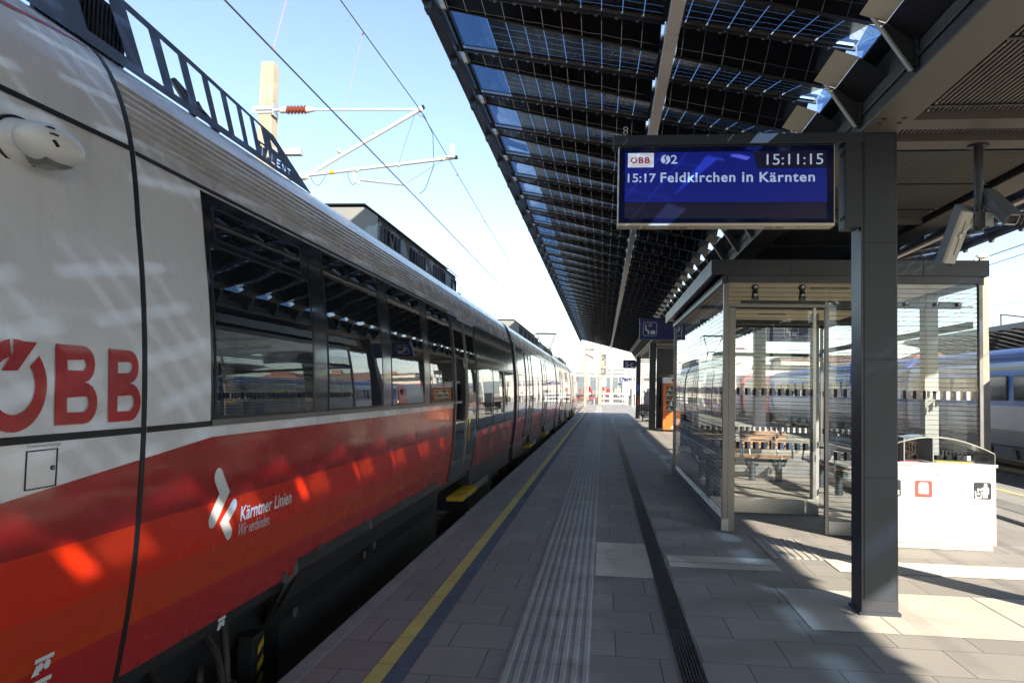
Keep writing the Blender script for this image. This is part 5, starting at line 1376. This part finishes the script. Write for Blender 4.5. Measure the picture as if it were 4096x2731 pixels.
mb = MB(); mb.tube([(-.42,88,6.15),(-1.0,88,6.1)], .03, 6); mb.tube([(-1.0,88,6.1),(-2.0,88,6.1)], [.10,.06], 8, 1); mb.tube([(-.42,88,5.1),(-1.1,88,5.15)], .03, 6); mb.tube([(-1.1,88,5.15),(-2.0,88,5.6)], [.1,.06], 8, 1); mb.tube([(-2.0,88,5.6),(-4.4,88,6.2)], .03, 6)
obj('insulator_arm', mb, [GALV, INSUL], mA)
cat_mast('slender pale concrete mast on the ballast left of the platform end', -2.42, 110, 7.6, .24)
t = thing('red_barrier', 'long red and white barrier lying low across the tracks beyond the platform', 'barrier', (-2.0, 111.5, -.74))
obj('barrier_beam', MB().box(-6.5, -.9, 111.45, 111.55, .40, .53), M('barrier_red', (.62,.05,.03), .5, 0, .15, 1), t)
for x in (-6.2,-4.0,-1.2): obj('barrier_leg', MB().box(x,x+.1,111.46,111.54,-.74,.349), WHITEP, t)
# lamp posts on the right of the far platform
for i, (x, y, zt) in enumerate(((3.04,82,3.25),(2.84,69.5,4.2),(3.0,60,4.3),(2.9,76,4.9))):
    t = thing('platform_lamp', 'slim grey lamp post in the row along the far platform', 'lamp post', (x, y, 0), 'lamp posts of the far platform')
    obj('lamp_post', MB().tube([(x,y,0),(x,y,zt)], .055 if i else .11, 10), GALV, t, smooth=40); obj('lamp_head', MB().box(x-.25,x+.25,y-.06,y+.06,zt+.001,zt+.06), GALV, t)

# ================================================================== DISTANT YARD
CONC2 = M('far_mast_concrete', (.52, .49, .43), .85, 0, .1, 2)
rnd = random.Random(11)
spots = [(-7.6,130,8.0),(-6.5,175,8.2),(-11,150,8),(-3.6,190,8.2),(1.6,150,7.6),(4.6,165,7.8),(.5,215,8),(6.2,210,8),(-9,240,8.2),(-2.0,260,8),(3.1,280,8),(8.2,265,8),(-14,300,8),(-5.5,330,8),(12.0,190,7.8),(10.6,240,8),(15,150,8),(16,230,8),(6.4,330,8),(19,180,8),(5.6,120,7.4),(9.4,130,7.5),(7.0,95,7.2),(11.3,70,6.5)]
for i, (x, y, zt) in enumerate(spots):
    t = thing('catenary_mast', 'pale catenary mast among the crowd of masts in the distant yard', 'mast', (x, y, -.74), 'distant yard masts')
    h = .13
    mb = MB().grid([[(x+sx*h*k, y+sy*h*k, z) for sx, sy in ((-1,-1),(1,-1),(1,1),(-1,1))] for z, k in ((-.74,1.5),(zt,1))], 0, True); mb.f.append((4,5,6,7)); mb.m.append(0)
    obj('mast_post', mb, CONC2, t)
    s = 1 if i % 2 else -1; mb = MB()
    mb.tube([(x,y,zt-1),(x+s*.9,y,zt-1)], .07, 6, 1); mb.tube([(x+s*.9,y,zt-1),(x+s*2.9,y,zt-1.05)], .03, 5); mb.tube([(x,y,zt-2.4),(x+s*.6,y,zt-2.3)], .06, 6, 1); mb.tube([(x+s*.6,y,zt-2.3),(x+s*2.9,y,zt-1.05)], .035, 5); mb.tube([(x+s*.6,y,zt-2.3),(x+s*3.2,y,zt-2.0)], .03, 5)
    obj('cantilever', mb, [CONC2, INSUL], t)
for i, (y, z) in enumerate(((135,5.2),(178,5.6),(205,6.0),(230,5.4),(262,6.3),(300,6.6))):
    t = thing('cross_span', 'pale cross beam spanning the distant tracks between two masts', 'gantry', (4, y, -.74), 'cross beams of the distant yard')
    x0, x1 = -10 - i, 17 + 2*i
    mb = MB().box(x0, x1, y-.12, y+.12, z, z+.10).box(x0, x1, y-.12, y+.12, z+.42, z+.50)
    n = 26
    for q in range(n):
        a = x0 + (x1-x0)*q/n; b = x0 + (x1-x0)*(q+1)/n
        mb.tube([(a,y,z+.08),(b,y,z+.44)] if q % 2 else [(a,y,z+.44),(b,y,z+.08)], .03, 4)
    obj('beam', mb, CONC2, t)
    for x in (x0, x1): obj('beam_leg', MB().box(x-.15,x+.15,y-.15,y+.15,-.74,z+.6), CONC2, t)
# distant red engine with its grey coach
t = thing('locomotive', 'distant red locomotive facing the camera between pale masts', 'locomotive', (-5.0, 262, -.55))
obj('engine_body', MB().prism([(-6.5,.0),(-3.6,.0),(-3.55,1.2),(-3.9,2.6),(-4.3,2.9),(-5.8,2.9),(-6.2,2.6),(-6.55,1.2)], 'y', 262, 280), RED, t, bevel=.05)
obj('windscreen', MB().box(-6.05,-4.05,261.9,261.99,1.35,2.25), DARKWIN, t); obj('engine_front', MB().box(-6.2,-3.9,261.9,261.98,.0,.7), WHITEP, t); obj('bogie', MB().box(-6.4,-3.7,262.5,279,-.55,-.01), BLACK, t)
t = thing('railway_coach', 'grey coach standing left of the distant red locomotive', 'railway coach', (-8.6, 255, -.55))
obj('coach_body', MB().prism([(-10.2,.0),(-7.2,.0),(-7.15,1.8),(-7.6,2.6),(-9.8,2.6),(-10.25,1.8)], 'y', 240, 268), M('far_coach_grey', (.16,.14,.12), .5, 0, .2, .5), t); obj('window_strip', MB().box(-7.19,-7.13,241,267,1.1,1.75), DARKWIN, t); obj('underframe', MB().box(-10,-7.4,241,267,-.55,-.01), BLACK, t)
tag(obj('shunting_engine', MB().box(1.2,3.6,330,336,-.5,1.1).box(1.4,3.4,331,333,1.101,2.2), RED, loc=(2.4,333,-.74), bevel=.1), 'small red rail vehicle far away under the distant masts', 'rail vehicle')
# freight wagons and buildings further off
for i, (x, y, h, c) in enumerate(((-16,280,2.6,(.30,.16,.10)),(-12.5,320,2.6,(.34,.30,.24)),(6.5,350,2.6,(.36,.28,.18)),(12.5,300,2.4,(.42,.38,.30)),(18,280,2.6,(.20,.21,.22)))):
    t = thing('freight_wagon', ['rust brown','sandy','tan','pale','slate grey'][i] + ' freight wagon parked in the distant yard', 'wagon', (x, y, -.74), 'freight wagons in the yard')
    obj('wagon_body', MB().box(x-1.4,x+1.4,y,y+26,.2,h), M('wagon_paint', c, .7, 0, .2, .4), t); obj('wagon_frame', MB().box(x-1.3,x+1.3,y+.5,y+25.5,-.5,.199), BLACK, t)
def house(label, x, y, wx, wy, h, rh, wall, roof, nwin, rz=0, gable='x', chim=True):
    t = thing('building', label, 'building', (x, y, -.85), 'buildings beyond the tracks')
    if gable == 'x': poly = [(y-wy/2-.4,h-.1),(y+wy/2+.4,h-.1),(y,h+rh)]; r = MB().prism(poly, 'x', x-wx/2-.4, x+wx/2+.4)
    elif gable == 'y': poly = [(x-wx/2-.4,h-.1),(x+wx/2+.4,h-.1),(x,h+rh)]; r = MB().prism(poly, 'y', y-wy/2-.4, y+wy/2+.4)
    elif gable == 'hip':
        a, b, k = wx/2+.6, wy/2+.6, min(wx, wy)/2
        r = MB().add([(x-a,y-b,h),(x+a,y-b,h),(x+a,y+b,h),(x-a,y+b,h),(x-a+k,y,h+rh),(x+a-k,y,h+rh)], [(0,1,5,4),(1,2,5),(2,3,4,5),(3,0,4),(3,2,1,0)])
    else: r = MB().box(x-wx/2-.3, x+wx/2+.3, y-wy/2-.3, y+wy/2+.3, h+.001, h+rh)
    obj('wall', MB().box(x-wx/2, x+wx/2, y-wy/2, y+wy/2, -.85, h), wall, t)
    ro = obj('roof', r, roof, t)
    if chim: obj('chimney', MB().box(x+wx*.2, x+wx*.2+.8, y-.4, y+.4, h+rh*.2, h+rh+1.0), BRICK, ro)
    fl = max(1, int((h-1)/3.3))
    for f_i in range(fl):
        for i in range(nwin):
            xx = x - wx/2 + wx*(i+.5)/nwin; zz = .6 + f_i*3.3
            w_ = obj('window', MB().box(xx-.6, xx+.6, y-wy/2-.06, y-wy/2-.005, zz, zz+1.7), WHITEP, t)
            obj('pane', MB().box(xx-.5, xx+.5, y-wy/2-.10, y-wy/2-.061, zz+.1, zz+1.6), DARKWIN, w_)
            yy = y - wy/2 + wy*(i+.5)/nwin
            w_ = obj('window', MB().box(x-wx/2-.06, x-wx/2-.005, yy-.6, yy+.6, zz, zz+1.7), WHITEP, t)
            obj('pane', MB().box(x-wx/2-.10, x-wx/2-.061, yy-.5, yy+.5, zz+.1, zz+1.6), DARKWIN, w_)
    return t
house('brick building with steep dark gable left of the near column in the glass', 45.5, 150, 9, 12, 5.6, 3.4, BRICK, ROOFT, 3)
house('low cream building with flat roof seen through the shelter doorway', 33.0, 150, 9, 8, 6.0, .9, RENDER, STEEL, 4, gable='flat', chim=False)
house('pale yellow block with hipped roof seen right of the shelter doorway', 40.0, 170, 8, 10, 8.5, .6, RENDER, ROOFT, 3, gable='flat')
house('brick station building with red brown hipped roof beyond the right end of the shelter', 58.5, 150, 12, 14, 7.2, 3.0, BRICK, M('roof_red', (.30,.12,.08), .8, 0, .2, .6), 4, gable='hip')
house('long pale depot hall far down the yard', 30, 420, 40, 20, 7, 2, RENDER, ROOFT, 9, gable='x', chim=False)
house('long grey depot hall at the left edge of the far yard', -36, 430, 44, 20, 6.5, 2, M('hall_grey', (.36,.34,.31), .85, 0, .15, .3), ROOFT, 9, gable='x', chim=False)

# ------------------------------------------------------------------ one object per loose piece of a few small fittings
def split_loose(ob):
    me = ob.data; n = len(me.vertices); p = list(range(n))
    def find(a):
        while p[a] != a: p[a] = p[p[a]]; a = p[a]
        return a
    for poly in me.polygons:
        v = poly.vertices
        for q in v[1:]: p[find(q)] = find(v[0])
    groups = {}
    for poly in me.polygons: groups.setdefault(find(poly.vertices[0]), []).append(poly)
    if len(groups) < 2: return
    for g in groups.values():
        ids = sorted({v for po in g for v in po.vertices}); ix = {v: i for i, v in enumerate(ids)}
        m2 = bpy.data.meshes.new(ob.name.split('.')[0]); m2.from_pydata([tuple(me.vertices[v].co) for v in ids], [], [tuple(ix[v] for v in po.vertices) for po in g])
        for mt in me.materials: m2.materials.append(mt)
        m2.polygons.foreach_set('material_index', [po.material_index for po in g]); m2.polygons.foreach_set('use_smooth', [po.use_smooth for po in g]); m2.update()
        o2 = bpy.data.objects.new(ob.name.split('.')[0], m2); col.objects.link(o2); o2.parent = ob.parent
    bpy.data.objects.remove(ob)
for o in list(bpy.data.objects):
    if o.type == 'MESH' and o.parent and o.name.split('.')[0] in ('mast_clamps', 'tube_clamps', 'mast_cap', 'window_blind', 'jumper_wires', 'frame_bolts', 'door_seal', 'skirt_latches', 'housing_screws', 'glass_fixings', 'ceiling_lights', 'corner_post', 'support_post', 'tube_caps', 'brake_hoses', 'door_edge_strip', 'step_rails'):
        split_loose(o)

# ------------------------------------------------------------------ air
m_, nt_, out_ = new_mat('haze_air')
pv_ = nt_.nodes.new('ShaderNodeVolumePrincipled'); pv_.inputs['Color'].default_value = (.86, .92, 1.0, 1); pv_.inputs['Density'].default_value = .00016; pv_.inputs['Anisotropy'].default_value = .0
nt_.links.new(pv_.outputs[0], out_.inputs['Volume'])
struct('haze', MB().box(-3600, 3800, -200, 5200, -2.2, 160), m_, kind='stuff')
